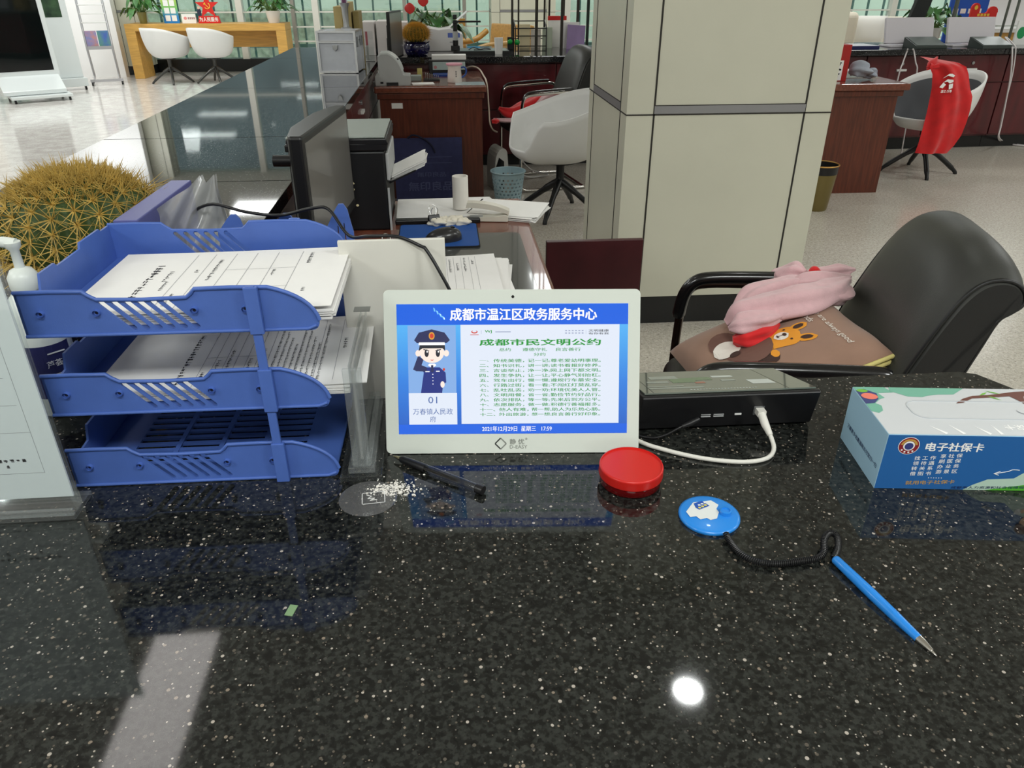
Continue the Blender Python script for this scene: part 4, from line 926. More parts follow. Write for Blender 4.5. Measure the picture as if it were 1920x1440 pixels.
# papers at the far end of the desk
t = thing('paper_stack', 'long white papers at the far end of the near desk under the tube', 'papers', (-0.145, 2.225, DZ + 0.001), 0.0)
stack_of(0.297, 0.205, 10, 12, 0.004, 0.01, 0.0012).build('sheets', paper, t, rz=0.02)
stack_of(0.21, 0.17, 12, 15, 0.010, 0.10, 0.0012).build('sheets', paper, t, loc=(0.205, 0.04, 0.0), rz=-0.42)
tag(MB().box(-0.15, 0.10, 2.186, 2.214, DZ, DZ + 0.014).build('keyboard_edge', black_pl, bevel=0.003), 'low black bar lying before the long white papers', 'desk tray')
tag(MB().lathe([(0.0240, 0), (0.0240, 0.098), (0.0205, 0.098), (0.0205, 0.0), (0.0240, 0.0)], n=32).build('cardboard_tube', mat('white_cardboard', (226, 222, 214), 0.8), loc=(0.046, 2.30, DZ + 0.016)), 'upright white cardboard tube standing on the papers', 'tube')
# stapler
t = thing('stapler', 'off-white stapler lying half open beside the cardboard tube', 'stapler', (0.058, 2.205, DZ + 0.001), math.radians(-9))
sp_m = mat('off_white_stapler', (212, 208, 194), 0.4)
MB().prism([(0, 0), (0.125, 0), (0.125, 0.018), (0.118, 0.022), (0.085, 0.016), (0.0, 0.010)], lambda u, v, w: V((u, w, v)), 0, 0.030).build('base', sp_m, t, bevel=0.002)
MB().prism([(0.0, 0.040)] + pcurve((0.0, 0.040), (0.07, 0.042), (0.128, 0.022), 8) + [(0.128, 0.034)] + pcurve((0.128, 0.034), (0.08, 0.058), (0.004, 0.056), 8), lambda u, v, w: V((u, w, v)), 0.0, 0.030).build('arm', sp_m, t, bevel=0.003)
MB().box(0.01, 0.08, 0.006, 0.024, 0.0125, 0.0135).build('anvil', steel, t)
# crumpled tissue pile with binder clip
b = MB(); r = random.Random(21)
for k in range(5):
    c = V((0.018 * k - 0.03, r.uniform(-0.012, 0.012), 0.011 + r.uniform(0, 0.006))); ph = [r.uniform(0, 6) for _ in range(4)]
    def bl_(u, v, c=c, ph=ph):
        a, p = 2 * PI * u, PI * v
        k_ = 1 + 0.22 * math.sin(5 * a + ph[0]) * math.sin(p) + 0.18 * math.sin(4 * p + ph[1] + 2 * a)
        return c + V((0.024 * k_ * math.cos(a) * math.sin(p), 0.020 * k_ * math.sin(a) * math.sin(p), -0.011 * k_ * math.cos(p)))
    b.grid(bl_, 20, 12, 0, closeu=True)
tag(b.build('crumpled_tissue', mat('crumpled_paper', (224, 218, 202), 0.85), loc=(0.003, 2.152, DZ + 0.004)), 'crumpled cream tissue paper lying in front of the stapler', 'tissue')
def clip(loc, rz, label, s=1.0, col=None, wire=chrome, tilt=0.0):
    t = thing('binder_clip', label, 'binder clip', loc, rz); t.rotation_euler = (tilt, 0, rz)
    MB().prism([(-0.012 * s, 0), (0.012 * s, 0), (0.004 * s, 0.017 * s), (-0.004 * s, 0.017 * s)], lambda u, v, w: V((w, u, v)), -0.016 * s, 0.016 * s).build('jaw', col or black_pl, t, bevel=0.0006)
    for sg in (-1, 1): MB().tube(catmull([(-0.008 * s, sg * 0.003 * s, 0.017 * s), (-0.010 * s, sg * 0.010 * s, 0.032 * s), (-0.005 * s, sg * 0.014 * s, 0.041 * s), (0.005 * s, sg * 0.014 * s, 0.041 * s), (0.010 * s, sg * 0.010 * s, 0.032 * s), (0.008 * s, sg * 0.003 * s, 0.017 * s)], 4), 0.0010 * s, 6).build('wire_handle', wire, t)
clip((-0.036, 2.15, DZ + 0.022), 0.3, 'black binder clip standing on the crumpled cream tissue', 1.0)
clip((-0.155, 1.93, DZ + 0.003), 0.5, 'blue binder clip with silver wires beside the monitor foot', 1.1, mat('blue_clip', (40, 84, 150), 0.4))
# mouse pad, mouse, eraser
tag(MB().prism(rrect(-0.135, 0.088, 1.93, 2.145, 0.012), lambda u, v, w: V((u, v, w)), DZ, DZ + 0.004, 1).prism(rrect(-0.132, 0.085, 1.933, 2.142, 0.011), lambda u, v, w: V((u, v, w)), DZ + 0.004, DZ + 0.0046, 0).build('mouse_pad', [mat('blue_mouse_pad', (22, 76, 150), 0.7), mat('black_rubber', (18, 18, 20), 0.8)], loc=(0.0, 0.012, 0.0056), rz=-0.0), 'blue mouse pad with a black edge on the near desk', 'mouse pad')
t = thing('mouse', 'black computer mouse on the blue mouse pad', 'mouse', (-0.010, 2.0, DZ + 0.0104), 0.3)
def mf(u, v):
    a = 2 * PI * u; k = math.sin(PI / 2 * v)
    return V((0.052 * k * math.cos(a), 0.029 * k * math.sin(a) * (1 + 0.08 * math.cos(a)), 0.034 * math.cos(PI / 2 * v) ** 0.7 * (1 + 0.15 * math.cos(a) * k) if v < 1 else 0.0))
MB().grid(mf, 28, 10, 0, closeu=True).build('shell', mat('dark_grey_mouse', (34, 34, 36), 0.3, coat=0.3), t)
MB().cyl((0.026, -0.003, 0.028), (0.026, 0.003, 0.028), 0.008, n=14).build('wheel', black_gl, t)
tag(MB().box(-0.008, 0.008, -0.022, 0.022, 0, 0.012, 0).box(-0.0082, 0.0082, 0.006, 0.023, 0.0001, 0.0122, 1).build('eraser', [mat('beige_eraser', (206, 190, 172), 0.7), mat('dark_wrap', (90, 76, 70), 0.7)], loc=(-0.118, 1.86, DZ), rz=-0.25), 'small beige eraser lying beside the blue mouse pad', 'eraser')
# forms and tape roll just behind the tablet
t = thing('paper_stack', 'untidy stack of printed forms behind the white tape roll', 'papers', (-0.075, 1.53, DZ + 0.0055), 0.0)
stack_of(0.208, 0.270, 16, 31, 0.011, 0.12, 0.0013).build('sheets', paper, t)
sheet(0.205, 0.268, 0.004, rows=[0.085, 0.102, 0.12, 0.14, 0.155], seed=14, bars=[(0.09, 0.15, 0.24, 0.006), (0.108, 0.16, 0.21, 0.006), (0.126, 0.15, 0.25, 0.006), (0.145, 0.20, 0.23, 0.006)]).build('top_form', [paper, ink, inkl], t, loc=(-0.01, 0.01, 0.022), rz=0.02)
t = thing('tape_roll', 'thick white paper tape roll lying flat behind the tablet', 'tape roll', (0.022, 1.462, DZ + 0.001))
MB().lathe([(0.0215, 0), (0.052, 0), (0.052, 0.055), (0.0215, 0.055), (0.0215, 0.0)], n=40, smooth=True).build('roll', mat('white_tape_roll', (226, 224, 216), 0.7), t, bevel=0.001)
MB().lathe([(0.0190, 0.001), (0.0212, 0.001), (0.0212, 0.054), (0.0190, 0.054), (0.0190, 0.001)], n=32).build('core', mat('grey_card_core', (170, 166, 158), 0.8), t)
tag(MB().box(0, 0.315, 0, 0.02, 0, 0.66).build('maroon_board', mat('dark_maroon_board', (62, 22, 26), 0.4, var=0.2), loc=(0.315, 2.30, 0), bevel=0.002), 'low dark maroon board standing between the near desk and the pillar', 'board')
# ---------------------------------------------------------------- black leather chairs
leather = mat('black_leather', (52, 53, 50), 0.42, bump=0.10, bscale=420, var=0.1)
leather_side = mat('black_leather_side', (16, 17, 18), 0.40, bump=0.08, bscale=420)
def leather_chair(label, loc, rz, arm_m, pad_m, hb=1.0, pad_r=0.0175, pad_lift=0.0, pad_flat=1.0):
    """faces local -x; seat and back upholstered, tubular cantilever frame with padded arms"""
    t = thing('leather_chair', label, 'chair', loc, rz)
    b = MB()
    prof = catmull([(-0.275, 0.395), (-0.30, 0.44), (-0.285, 0.485), (-0.22, 0.503), (-0.05, 0.492), (0.07, 0.488), (0.10, 0.49), (0.10, 0.41), (0.0, 0.395)], 5, True)
    def seatf(u, v):
        p = prof[int(round(u * len(prof))) % len(prof)]; y = (v * 2 - 1); k = 1 - 0.16 * abs(y) ** 8
        return V((-0.03 + (p[0] + 0.03) * k, 0.245 * y, 0.445 + (p[1] - 0.445) * (1 - 0.45 * abs(y) ** 6)))
    b.grid(seatf, len(prof), 16, 0, closeu=True)
    for v in (0, 1): b.add([seatf(i / len(prof), v) for i in range(len(prof))], [tuple(range(len(prof)))], 0)
    b.build('seat', leather, t)
    front = [(0.080, 0.44), (0.100, 0.54), (0.126, 0.65), (0.156, 0.755), (0.180, 0.83), (0.203, 0.890), (0.233, 0.932)]
    crest = [(0.268, 0.948), (0.305, 0.944), (0.333, 0.920), (0.340, 0.888)]
    rear = [(0.322, 0.866), (0.300, 0.842), (0.285, 0.77), (0.262, 0.66), (0.234, 0.55), (0.205, 0.44)]
    pr = catmull([(x, 0.44 + (z - 0.44) * hb) for x, z in front + crest + rear], 4)
    n = len(pr)
    c_ = V((0.30, 0.66, 0))
    def backf(u, v):
        p = pr[min(n - 1, int(round(u * (n - 1))))]; y = v * 2 - 1
        hi = min(1.1, max(0.0, (p[1] - 0.62) / 0.32))
        sh = 1 - 0.30 * abs(y) ** 10
        w = 0.242 - 0.022 * hi ** 2
        mid = 0.145 + (p[1] - 0.44) * 0.30
        return V((mid + (p[0] - mid) * sh + 0.012 * abs(y) ** 2 * hi, w * y, p[1] - 0.055 * hi ** 2 * abs(y) ** 3.2))
    b = MB().grid(backf, n - 1, 22, 0)
    for v in (0, 1): b.add([backf(i / (n - 1), v) for i in range(n)], [tuple(range(n))], 1)
    b.build('backrest', [leather, leather_side], t)
    for v, s_ in ((0.02, -1), (0.98, 1)):
        MB().tube([backf(i / (n - 1), v) + V((0, s_ * 0.004, 0)) for i in range(0, n - 6)], 0.0042, 6).build('piping', leather_side, t)
    for s_ in (-1, 1):
        y = 0.272 * s_
        path = catmull([(0.225, y, 0.012), (0.0, y, 0.012), (-0.20, y, 0.012), (-0.262, y, 0.03), (-0.270, y, 0.09), (-0.268, y, 0.40), (-0.262, y, 0.60), (-0.245, y, 0.655), (-0.20, y, 0.676), (-0.05, y, 0.684), (0.10, y, 0.690), (0.155, y, 0.680), (0.19, y, 0.640), (0.215, y, 0.565)], 5)
        fr = MB().tube(path, 0.0115, 10).build('frame', arm_m, t)
        pad = catmull([(-0.268, y, 0.575), (-0.258, y, 0.640), (-0.235, y, 0.678), (-0.19, y, 0.694), (-0.05, y, 0.703), (0.09, y, 0.708), (0.115, y, 0.704)], 5)
        MB().tube([p + V((0, 0, pad_lift)) for p in pad], [0.8 * pad_r] + [pad_r] * (len(pad) - 2) + [0.75 * pad_r], 12, flat=pad_flat).build('armrest', pad_m, t)
    MB().tube([(0.225, -0.272, 0.012), (0.225, 0.272, 0.012)], 0.0115, 10).build('crossbar', arm_m, t)
    MB().box(-0.22, 0.09, -0.255, -0.235, 0.385, 0.398).box(-0.22, 0.09, 0.235, 0.255, 0.385, 0.398).tube([(-0.266, -0.272, 0.38), (-0.24, -0.23, 0.39), (-0.24, 0.23, 0.39), (-0.266, 0.272, 0.38)], 0.010, 8).build('seat_rail', arm_m, t)
    return t
dark_tube = mat('dark_bronze_tube', (70, 56, 50), 0.22, metal=0.9)
black_pad = mat('black_arm_pad', (16, 16, 17), 0.22, coat=0.3)
leather_chair('black leather armchair at the right behind the granite worktop, holding a brown cushion', (0.815, 1.535, 0), math.radians(-15), dark_tube, black_pad)
leather_chair('black leather armchair with chrome arms by the far desk, a vest on its seat', (0.77, 5.86, 0), math.radians(11), chrome, black_pad, 1.05, 0.016, 0.004, 0.45)

# brown printed cushion
brown = mat('brown_cushion_cloth', (150, 118, 100), 0.85, var=0.05, vscale=18, bump=0.08, bscale=700, sheen=0.2)
yel = mat('pale_yellow_zip', (204, 192, 120), 0.7)
t = thing('cushion', 'brown cushion printed with a cartoon dog lying on the black leather armchair', 'cushion', (0.735, 1.492, 0.640))
slope = math.radians(21)
FC = frame((0, 0, 0), (0.03, -1, 0), (math.cos(slope), 0.03, math.sin(slope)))
HU, HV, TH = 0.178, 0.195, 0.058
def cf(u, v, top=1):
    a, c = u * 2 - 1, v * 2 - 1
    k = max(0.0, (1 - abs(a) ** 4.0)) ** 0.5 * max(0.0, (1 - abs(c) ** 4.0)) ** 0.5
    wob = 0.004 * math.sin(7 * a + 3 * c) * k
    return V((HU * a * (1 - 0.05 * (1 - abs(c)) ** 1), HV * c * (1 - 0.05 * (1 - abs(a))), top * TH * k + wob))
b = MB().grid(lambda u, v: cf(u, v, 1), 30, 30, 0, FC).grid(lambda u, v: cf(u, v, -1), 30, 30, 0, FC)
cu_o = b.build('cover', brown, t)
def onc(x, y, e=0.0015): return FC @ (cf((x / HU + 1) / 2, (y / HV + 1) / 2) + V((0, 0, e)))
def patch(bm, pts, mi, e=0.0015):
    # fill an outline on the cushion with short strips so that it follows the surface
    ys = sorted(p[1] for p in pts); y0, y1 = ys[0], ys[-1]; n = max(6, int((y1 - y0) / 0.006))
    def xs(y):
        r = []
        for i in range(len(pts)):
            a, c = pts[i], pts[(i + 1) % len(pts)]
            if (a[1] <= y) != (c[1] <= y): r.append(a[0] + (c[0] - a[0]) * (y - a[1]) / (c[1] - a[1]))
        return sorted(r)
    for k in range(n):
        ya, yb = y0 + (y1 - y0) * k / n + 1e-6, y0 + (y1 - y0) * (k + 1) / n - 1e-6
        A, B = xs(ya), xs(yb)
        if len(A) != len(B): A = B = xs((ya + yb) / 2)
        for j in range(0, len(A) - 1, 2):
            m = max(1, int(abs(A[j + 1] - A[j]) / 0.012))
            for q in range(m):
                f0, f1 = q / m, (q + 1) / m
                P_ = [(A[j] + (A[j + 1] - A[j]) * f0, ya), (A[j] + (A[j + 1] - A[j]) * f1, ya), (B[j] + (B[j + 1] - B[j]) * f1, yb), (B[j] + (B[j + 1] - B[j]) * f0, yb)]
                bm.add([onc(x, y, e) for x, y in P_], [(0, 1, 2, 3)], mi)
def ov(cx, cy, rx, ry, n=20, a=0.0):
    return [(cx + rx * math.cos(2 * PI * i / n) * math.cos(a) - ry * math.sin(2 * PI * i / n) * math.sin(a), cy + rx * math.cos(2 * PI * i / n) * math.sin(a) + ry * math.sin(2 * PI * i / n) * math.cos(a)) for i in range(n)]
b = MB(); hx, hy = 0.046, 0.026
patch(b, ov(hx, hy, 0.036, 0.030), 0); patch(b, [(hx - 0.036, hy), (hx - 0.044, hy - 0.045), (hx + 0.030, hy - 0.050), (hx + 0.036, hy)], 0)
patch(b, ov(hx - 0.018, hy + 0.035, 0.013, 0.024, a=0.15), 0); patch(b, ov(hx + 0.026, hy + 0.033, 0.013, 0.024, a=-0.25), 0)
patch(b, ov(hx - 0.018, hy + 0.036, 0.007, 0.014, a=0.15), 1, 0.0025); patch(b, ov(hx + 0.026, hy + 0.034, 0.007, 0.014, a=-0.25), 1, 0.0025)
patch(b, ov(hx - 0.003, hy - 0.012, 0.015, 0.018), 2, 0.0025); patch(b, ov(hx - 0.003, hy - 0.004, 0.006, 0.005), 1, 0.0035)
for q in (-0.022, 0.018): patch(b, ov(hx + q, hy + 0.003, 0.003, 0.003, 10), 1, 0.003)
patch(b, [(hx - 0.004, hy - 0.009), (hx - 0.002, hy - 0.009), (hx - 0.002, hy - 0.020), (hx - 0.004, hy - 0.020)], 1, 0.0035); patch(b, ov(hx - 0.003, hy - 0.0205, 0.006, 0.0018, 10), 1, 0.0035)
patch(b, ov(hx - 0.046, hy - 0.042, 0.012, 0.010), 0); patch(b, ov(hx + 0.044, hy - 0.048, 0.012, 0.010), 0)
patch(b, ov(hx - 0.01, hy - 0.088, 0.060, 0.055), 3, 0.0025); patch(b, ov(hx - 0.062, hy - 0.060, 0.02, 0.024), 1, 0.001); patch(b, ov(hx + 0.052, hy - 0.066, 0.018, 0.026), 1, 0.001)
patch(b, ov(hx - 0.072, hy - 0.125, 0.045, 0.038), 3, 0.0022); patch(b, ov(hx - 0.045, hy - 0.130, 0.034, 0.034), 2, 0.0032); patch(b, ov(hx - 0.010, hy - 0.122, 0.012, 0.014), 1, 0.004)
for txt_, cx, cy, w, h in (('We are always good', 0.055, 0.122, 0.165, 0.017), ('friends', -0.005, 0.096, 0.062, 0.015)):
    vs, fs = textmesh(txt_, 0.0); x0 = min(p.x for p in vs); x1 = max(p.x for p in vs); y0 = min(p.y for p in vs); y1 = max(p.y for p in vs)
    b.add([onc(cx + ((p.x - x0) / (x1 - x0) - 0.5) * w + 0.12 * ((p.y - y0) / (y1 - y0) - 0.5) * h, cy + ((p.y - y0) / (y1 - y0) - 0.5) * h, 0.0022) for p in vs], fs, 2)
b.build('print', [mat('orange_print', (226, 150, 48), 0.85), mat('dark_brown_print', (66, 46, 40), 0.85), mat('cream_print', (232, 226, 216), 0.85), mat('brown_animal_print', (112, 80, 70), 0.85)], t)
MB().tube([FC @ V((HU * 1.0, HV * c, 0.006)) for c in [-0.6 + 0.155 * i for i in range(11)]], 0.005, 8).tube([FC @ V((HU * 1.0, HV * c, -0.006)) for c in [-0.6 + 0.155 * i for i in range(11)]], 0.005, 8).build('zip', yel, t)

# pink and red vest, crumpled
pink = mat('pink_mesh_cloth', (212, 172, 176), 0.85, sheen=0.3, var=0.05, vscale=50, bump=0.3, bscale=500)
def rollf(b, pts, rad, flat, mi, seed, folds=5, amp=0.10, k=8):
    r = random.Random(seed); P_ = catmull(pts, k); n = len(P_); q = len(rad) - 1
    ph = [r.uniform(0, 6) for _ in range(4)]
    def R_(s_): x = s_ * q; i = min(q - 1, int(x)); f = x - i; f = f * f * (3 - 2 * f); return rad[i] * (1 - f) + rad[i + 1] * f
    vs = []; m = 30
    for i, p in enumerate(P_):
        tg = (P_[min(i + 1, n - 1)] - P_[max(i - 1, 0)]).normalized(); u = tg.cross(V((0, 0, 1))).normalized(); w = u.cross(tg); s_ = i / (n - 1)
        for j in range(m):
            an = 2 * PI * j / m
            rr_ = R_(s_) * (1 + amp * math.sin(folds * an + ph[0] + 3.0 * s_) + amp * 0.6 * math.sin((folds - 2) * an + ph[1] - 5 * s_) + 0.05 * math.sin(11 * s_ + ph[2] + 2 * an))
            vs.append(p + (u * math.cos(an) + w * math.sin(an) * flat) * rr_)
    fs = [(i * m + j, i * m + (j + 1) % m, (i + 1) * m + (j + 1) % m, (i + 1) * m + j) for i in range(n - 1) for j in range(m)]
    b.add(vs, fs, mi, None, True); b.add(vs[:m], [tuple(range(m))], mi, None, True); b.add(vs[-m:], [tuple(range(m))], mi, None, True)
b = MB()
def RA(pts, rad, flat, mi, seed, folds=5, amp=0.13): rollf(b, [at(px_, py_, Y=y_) for px_, py_, y_ in pts], rad, flat, mi, seed, folds, amp, 12)
RA([(1362, 606, 1.565), (1392, 588, 1.56), (1440, 580, 1.55), (1500, 566, 1.535), (1550, 548, 1.58), (1588, 525, 1.65)], [0.014, 0.042, 0.046, 0.044, 0.034, 0.012], 0.75, 0, 1)
RA([(1372, 590, 1.66), (1420, 558, 1.68), (1480, 540, 1.70), (1540, 535, 1.72)], [0.012, 0.040, 0.040, 0.015], 0.75, 0, 2, 6, 0.12)
RA([(1448, 538, 1.80), (1466, 524, 1.80), (1490, 512, 1.78), (1512, 512, 1.76)], [0.016, 0.040, 0.036, 0.010], 0.75, 0, 3, 5, 0.15)
RA([(1500, 520, 1.76), (1535, 516, 1.76), (1570, 510, 1.76), (1603, 505, 1.76)], [0.010, 0.026, 0.024, 0.005], 0.75, 0, 4, 5, 0.15)
RA([(1475, 540, 1.70), (1510, 528, 1.69), (1555, 526, 1.69), (1592, 518, 1.72)], [0.008, 0.026, 0.028, 0.008], 0.7, 0, 5, 5, 0.15)
RA([(1490, 552, 1.58), (1530, 550, 1.57), (1568, 552, 1.59), (1590, 540, 1.63)], [0.008, 0.028, 0.034, 0.012], 0.7, 0, 6, 5, 0.15)
RA([(1368, 616, 1.51), (1390, 608, 1.50), (1425, 600, 1.50), (1470, 590, 1.51)], [0.010, 0.028, 0.030, 0.010], 0.7, 0, 11, 5, 0.14)
RA([(1374, 638, 1.49), (1396, 636, 1.485), (1426, 626, 1.485), (1458, 606, 1.50)], [0.010, 0.027, 0.028, 0.008], 0.8, 1, 7, 5, 0.14)
RA([(1516, 516, 1.74), (1527, 505, 1.74), (1540, 512, 1.74)], [0.005, 0.014, 0.004], 0.6, 1, 9, 3, 0.1)
RA([(1530, 545, 1.60), (1545, 538, 1.60), (1560, 541, 1.60)], [0.004, 0.014, 0.005], 0.5, 1, 10, 3, 0.1)
tag(b.build('vest', [pink, red_m]), 'crumpled pink and red vest heaped on the brown cushion', 'vest')
b = MB()
def RB(pts, rad, flat, mi, seed, folds=4, amp=0.16): rollf(b, [at(px_, py_, Y=y_) for px_, py_, y_ in pts], rad, flat, mi, seed, folds, amp, 10)
RB([(935, 203, 5.75), (955, 212, 5.75), (985, 205, 5.78), (1015, 190, 5.82), (1040, 185, 5.85)], [0.015, 0.05, 0.075, 0.07, 0.03], 0.8, 1, 12)
RB([(925, 224, 5.62), (955, 226, 5.62), (990, 220, 5.63), (1030, 212, 5.66), (1058, 208, 5.70)], [0.012, 0.025, 0.035, 0.045, 0.03], 0.6, 0, 13)
RB([(985, 218, 5.66), (1005, 204, 5.70), (1025, 188, 5.74), (1040, 178, 5.78)], [0.015, 0.035, 0.045, 0.02], 0.8, 0, 14, 5)
RB([(1015, 218, 5.64), (1035, 200, 5.67), (1048, 186, 5.70)], [0.015, 0.035, 0.02], 0.8, 0, 16, 5)
RB([(1030, 218, 5.63), (1048, 205, 5.65), (1060, 192, 5.68)], [0.015, 0.040, 0.02], 0.8, 1, 18, 4)
RB([(922, 228, 5.60), (930, 227, 5.60), (936, 227, 5.60)], [0.02, 0.028, 0.015], 0.6, 1, 19, 4)
tag(b.build('vest', [pink, red_m]), 'red and pink vest lying on the seat of the chrome-armed chair', 'vest')

# ---------------------------------------------------------------- white shell chairs
shell_m = mat('white_shell', (226, 226, 224), 0.35, var=0.01)
def shell_chair(label, loc, rz, leg_m, inner=None, group=None, k=1.0):
    """faces local -x: a one-piece shell with low wrap-round arms on a four-legged star"""
    t = thing('shell_chair', label, 'chair', loc, rz, group)
    def ss(x): x = max(0, min(1, x)); return x * x * (3 - 2 * x)
    def f(u, v):
        a = (u * 2 - 1) * PI; A = abs(a) * 180 / PI
        rim = 0.770 - 0.135 * ss((A - 15) / 120) - 0.185 * ss((A - 134) / 24)
        z0 = 0.355; q = v * PI / 2
        R_ = (0.305 + 0.02 * math.cos(2 * a)) * (1 - 0.06 * ss((A - 120) / 60))
        r = R_ * math.sin(q) ** 0.60 * (1 + 0.05 * v * v)
        z = z0 + (rim - z0) * max(0.0, 1 - math.cos(q)) ** 1.25
        ca, sa = math.cos(a), math.sin(a)
        return V((r * ca - 0.01, r * sa, z))
    MB().grid(f, 64, 18, 0, closeu=False).build('shell', shell_m, t, solid=0.014, weld=True)
    if inner: MB().grid(lambda u, v: f(u, v * 0.90) * 1.0 + V((0, 0, 0.012)) - V((f(u, v * 0.9).x, f(u, v * 0.9).y, 0)) * 0.035, 64, 14, 0).build('lining', inner, t, weld=True)
    MB().lathe([(0.0, 0.346), (0.10, 0.346), (0.10, 0.338), (0.032, 0.330), (0.027, 0.31), (0.026, 0.20), (0.034, 0.185), (0.0, 0.18)], n=20).build('post', leg_m, t)
    for i in range(4):
        a = PI / 4 + i * PI / 2
        c, s_ = math.cos(a), math.sin(a)
        MB().tube(catmull([(0.012 * c, 0.012 * s_, 0.215), (0.09 * c, 0.09 * s_, 0.165), (0.20 * c, 0.20 * s_, 0.085), (0.275 * c, 0.275 * s_, 0.022), (0.285 * c, 0.285 * s_, 0.0)], 4), [0.024] * 5 + [0.019] * 6 + [0.015] * 6, 8).build('leg', leg_m, t)
    return t
bl_leg = mat('black_powder_coated', (18, 19, 20), 0.4)
dk_leg = mat('dark_polished_leg', (74, 74, 72), 0.25, metal=0.7)
shell_chair('white shell chair with black star legs beside the cream pillar', (0.76, 4.97, 0), math.radians(18), bl_leg)
c1 = shell_chair('white shell chair at the wooden table, nearer the potted leafy plant', (-4.03, 12.58, 0), math.radians(-118), dk_leg, group='white shell chairs at the wooden table')
dup(c1, (-3.38, 12.60, 0), math.radians(-112), 'white shell chair at the wooden table, directly before the red star sign')
shell_chair('white shell chair with grey lining, a red vest hung over it', (3.86, 5.92, 0), math.radians(28), bl_leg, mat('grey_seat_lining', (86, 88, 92), 0.7))
# red vest hung over the chair
rows = [(112, 1762, 1768), (118, 1752, 1800), (126, 1746, 1816), (140, 1752, 1820), (165, 1752, 1822), (182, 1750, 1826), (205, 1746, 1822), (230, 1740, 1815), (255, 1733, 1806), (275, 1727, 1793), (289, 1722, 1780)]
def vestf(u, v):
    x = u * (len(rows) - 1); i = min(len(rows) - 2, int(x)); f = x - i
    py = rows[i][0] * (1 - f) + rows[i + 1][0] * f; xl = rows[i][1] * (1 - f) + rows[i + 1][1] * f; xr = rows[i][2] * (1 - f) + rows[i + 1][2] * f
    p = at(xl + (xr - xl) * v, py, Y=5.56)
    back = 0.22 * max(0.0, 1 - u / 0.16) ** 2
    return p + V((0, back + 0.05 * abs(v - 0.5) ** 2 * 4 * 0.6 + 0.012 * math.sin(9 * v + 2 * u) + 0.006 * math.sin(17 * v - 9 * u) - 0.01 * math.sin(5 * u), 0))
b = MB().grid(vestf, 40, 24, 0)
tl = at(1752, 126, Y=5.60); 
rollf(b, [at(1741, 128, Y=5.60), at(1748, 118, Y=5.62), at(1757, 107, Y=5.66)], [0.018, 0.03, 0.008], 0.6, 0, 4, 3, 0.1)
rollf(b, [at(1738, 130, Y=5.60), at(1760, 122, Y=5.60), at(1790, 121, Y=5.64), at(1812, 132, Y=5.64)], [0.012, 0.03, 0.03, 0.012], 0.6, 0, 5, 4, 0.15)
c = at(1779, 152, Y=5.525); q = at(1790, 152, Y=5.525).x - c.x
FV = frame((c.x, 5.525, c.z), (1, 0.10, 0), (0, 0.02, 1))
s_ = q / 11
for pts in ([(-14, 4), (-4, 9), (8, 6), (10, 9), (4, 12), (-2, 12)], [(-10, -2), (-3, 3), (9, 2), (10, -2), (3, -4), (-2, -1)], [(-16, -10), (-10, -2), (-4, -6), (-9, -12)], [(2, -6), (10, -4), (11, -12), (4, -14)]):
    b.prism([(x * s_, y * s_) for x, y in pts], lambda u, v, w: V((u, v, w)), 0.0, 0.0, 1, FV)
b.text('温江·万春', FV @ Tr(0.0, -17 * s_), 22 * s_, 4.5 * s_, 1, 0.02)
tag(b.build('vest', [red_m, white_t], solid=0.0), 'bright red vest with a white emblem hung over the far white shell chair', 'vest')
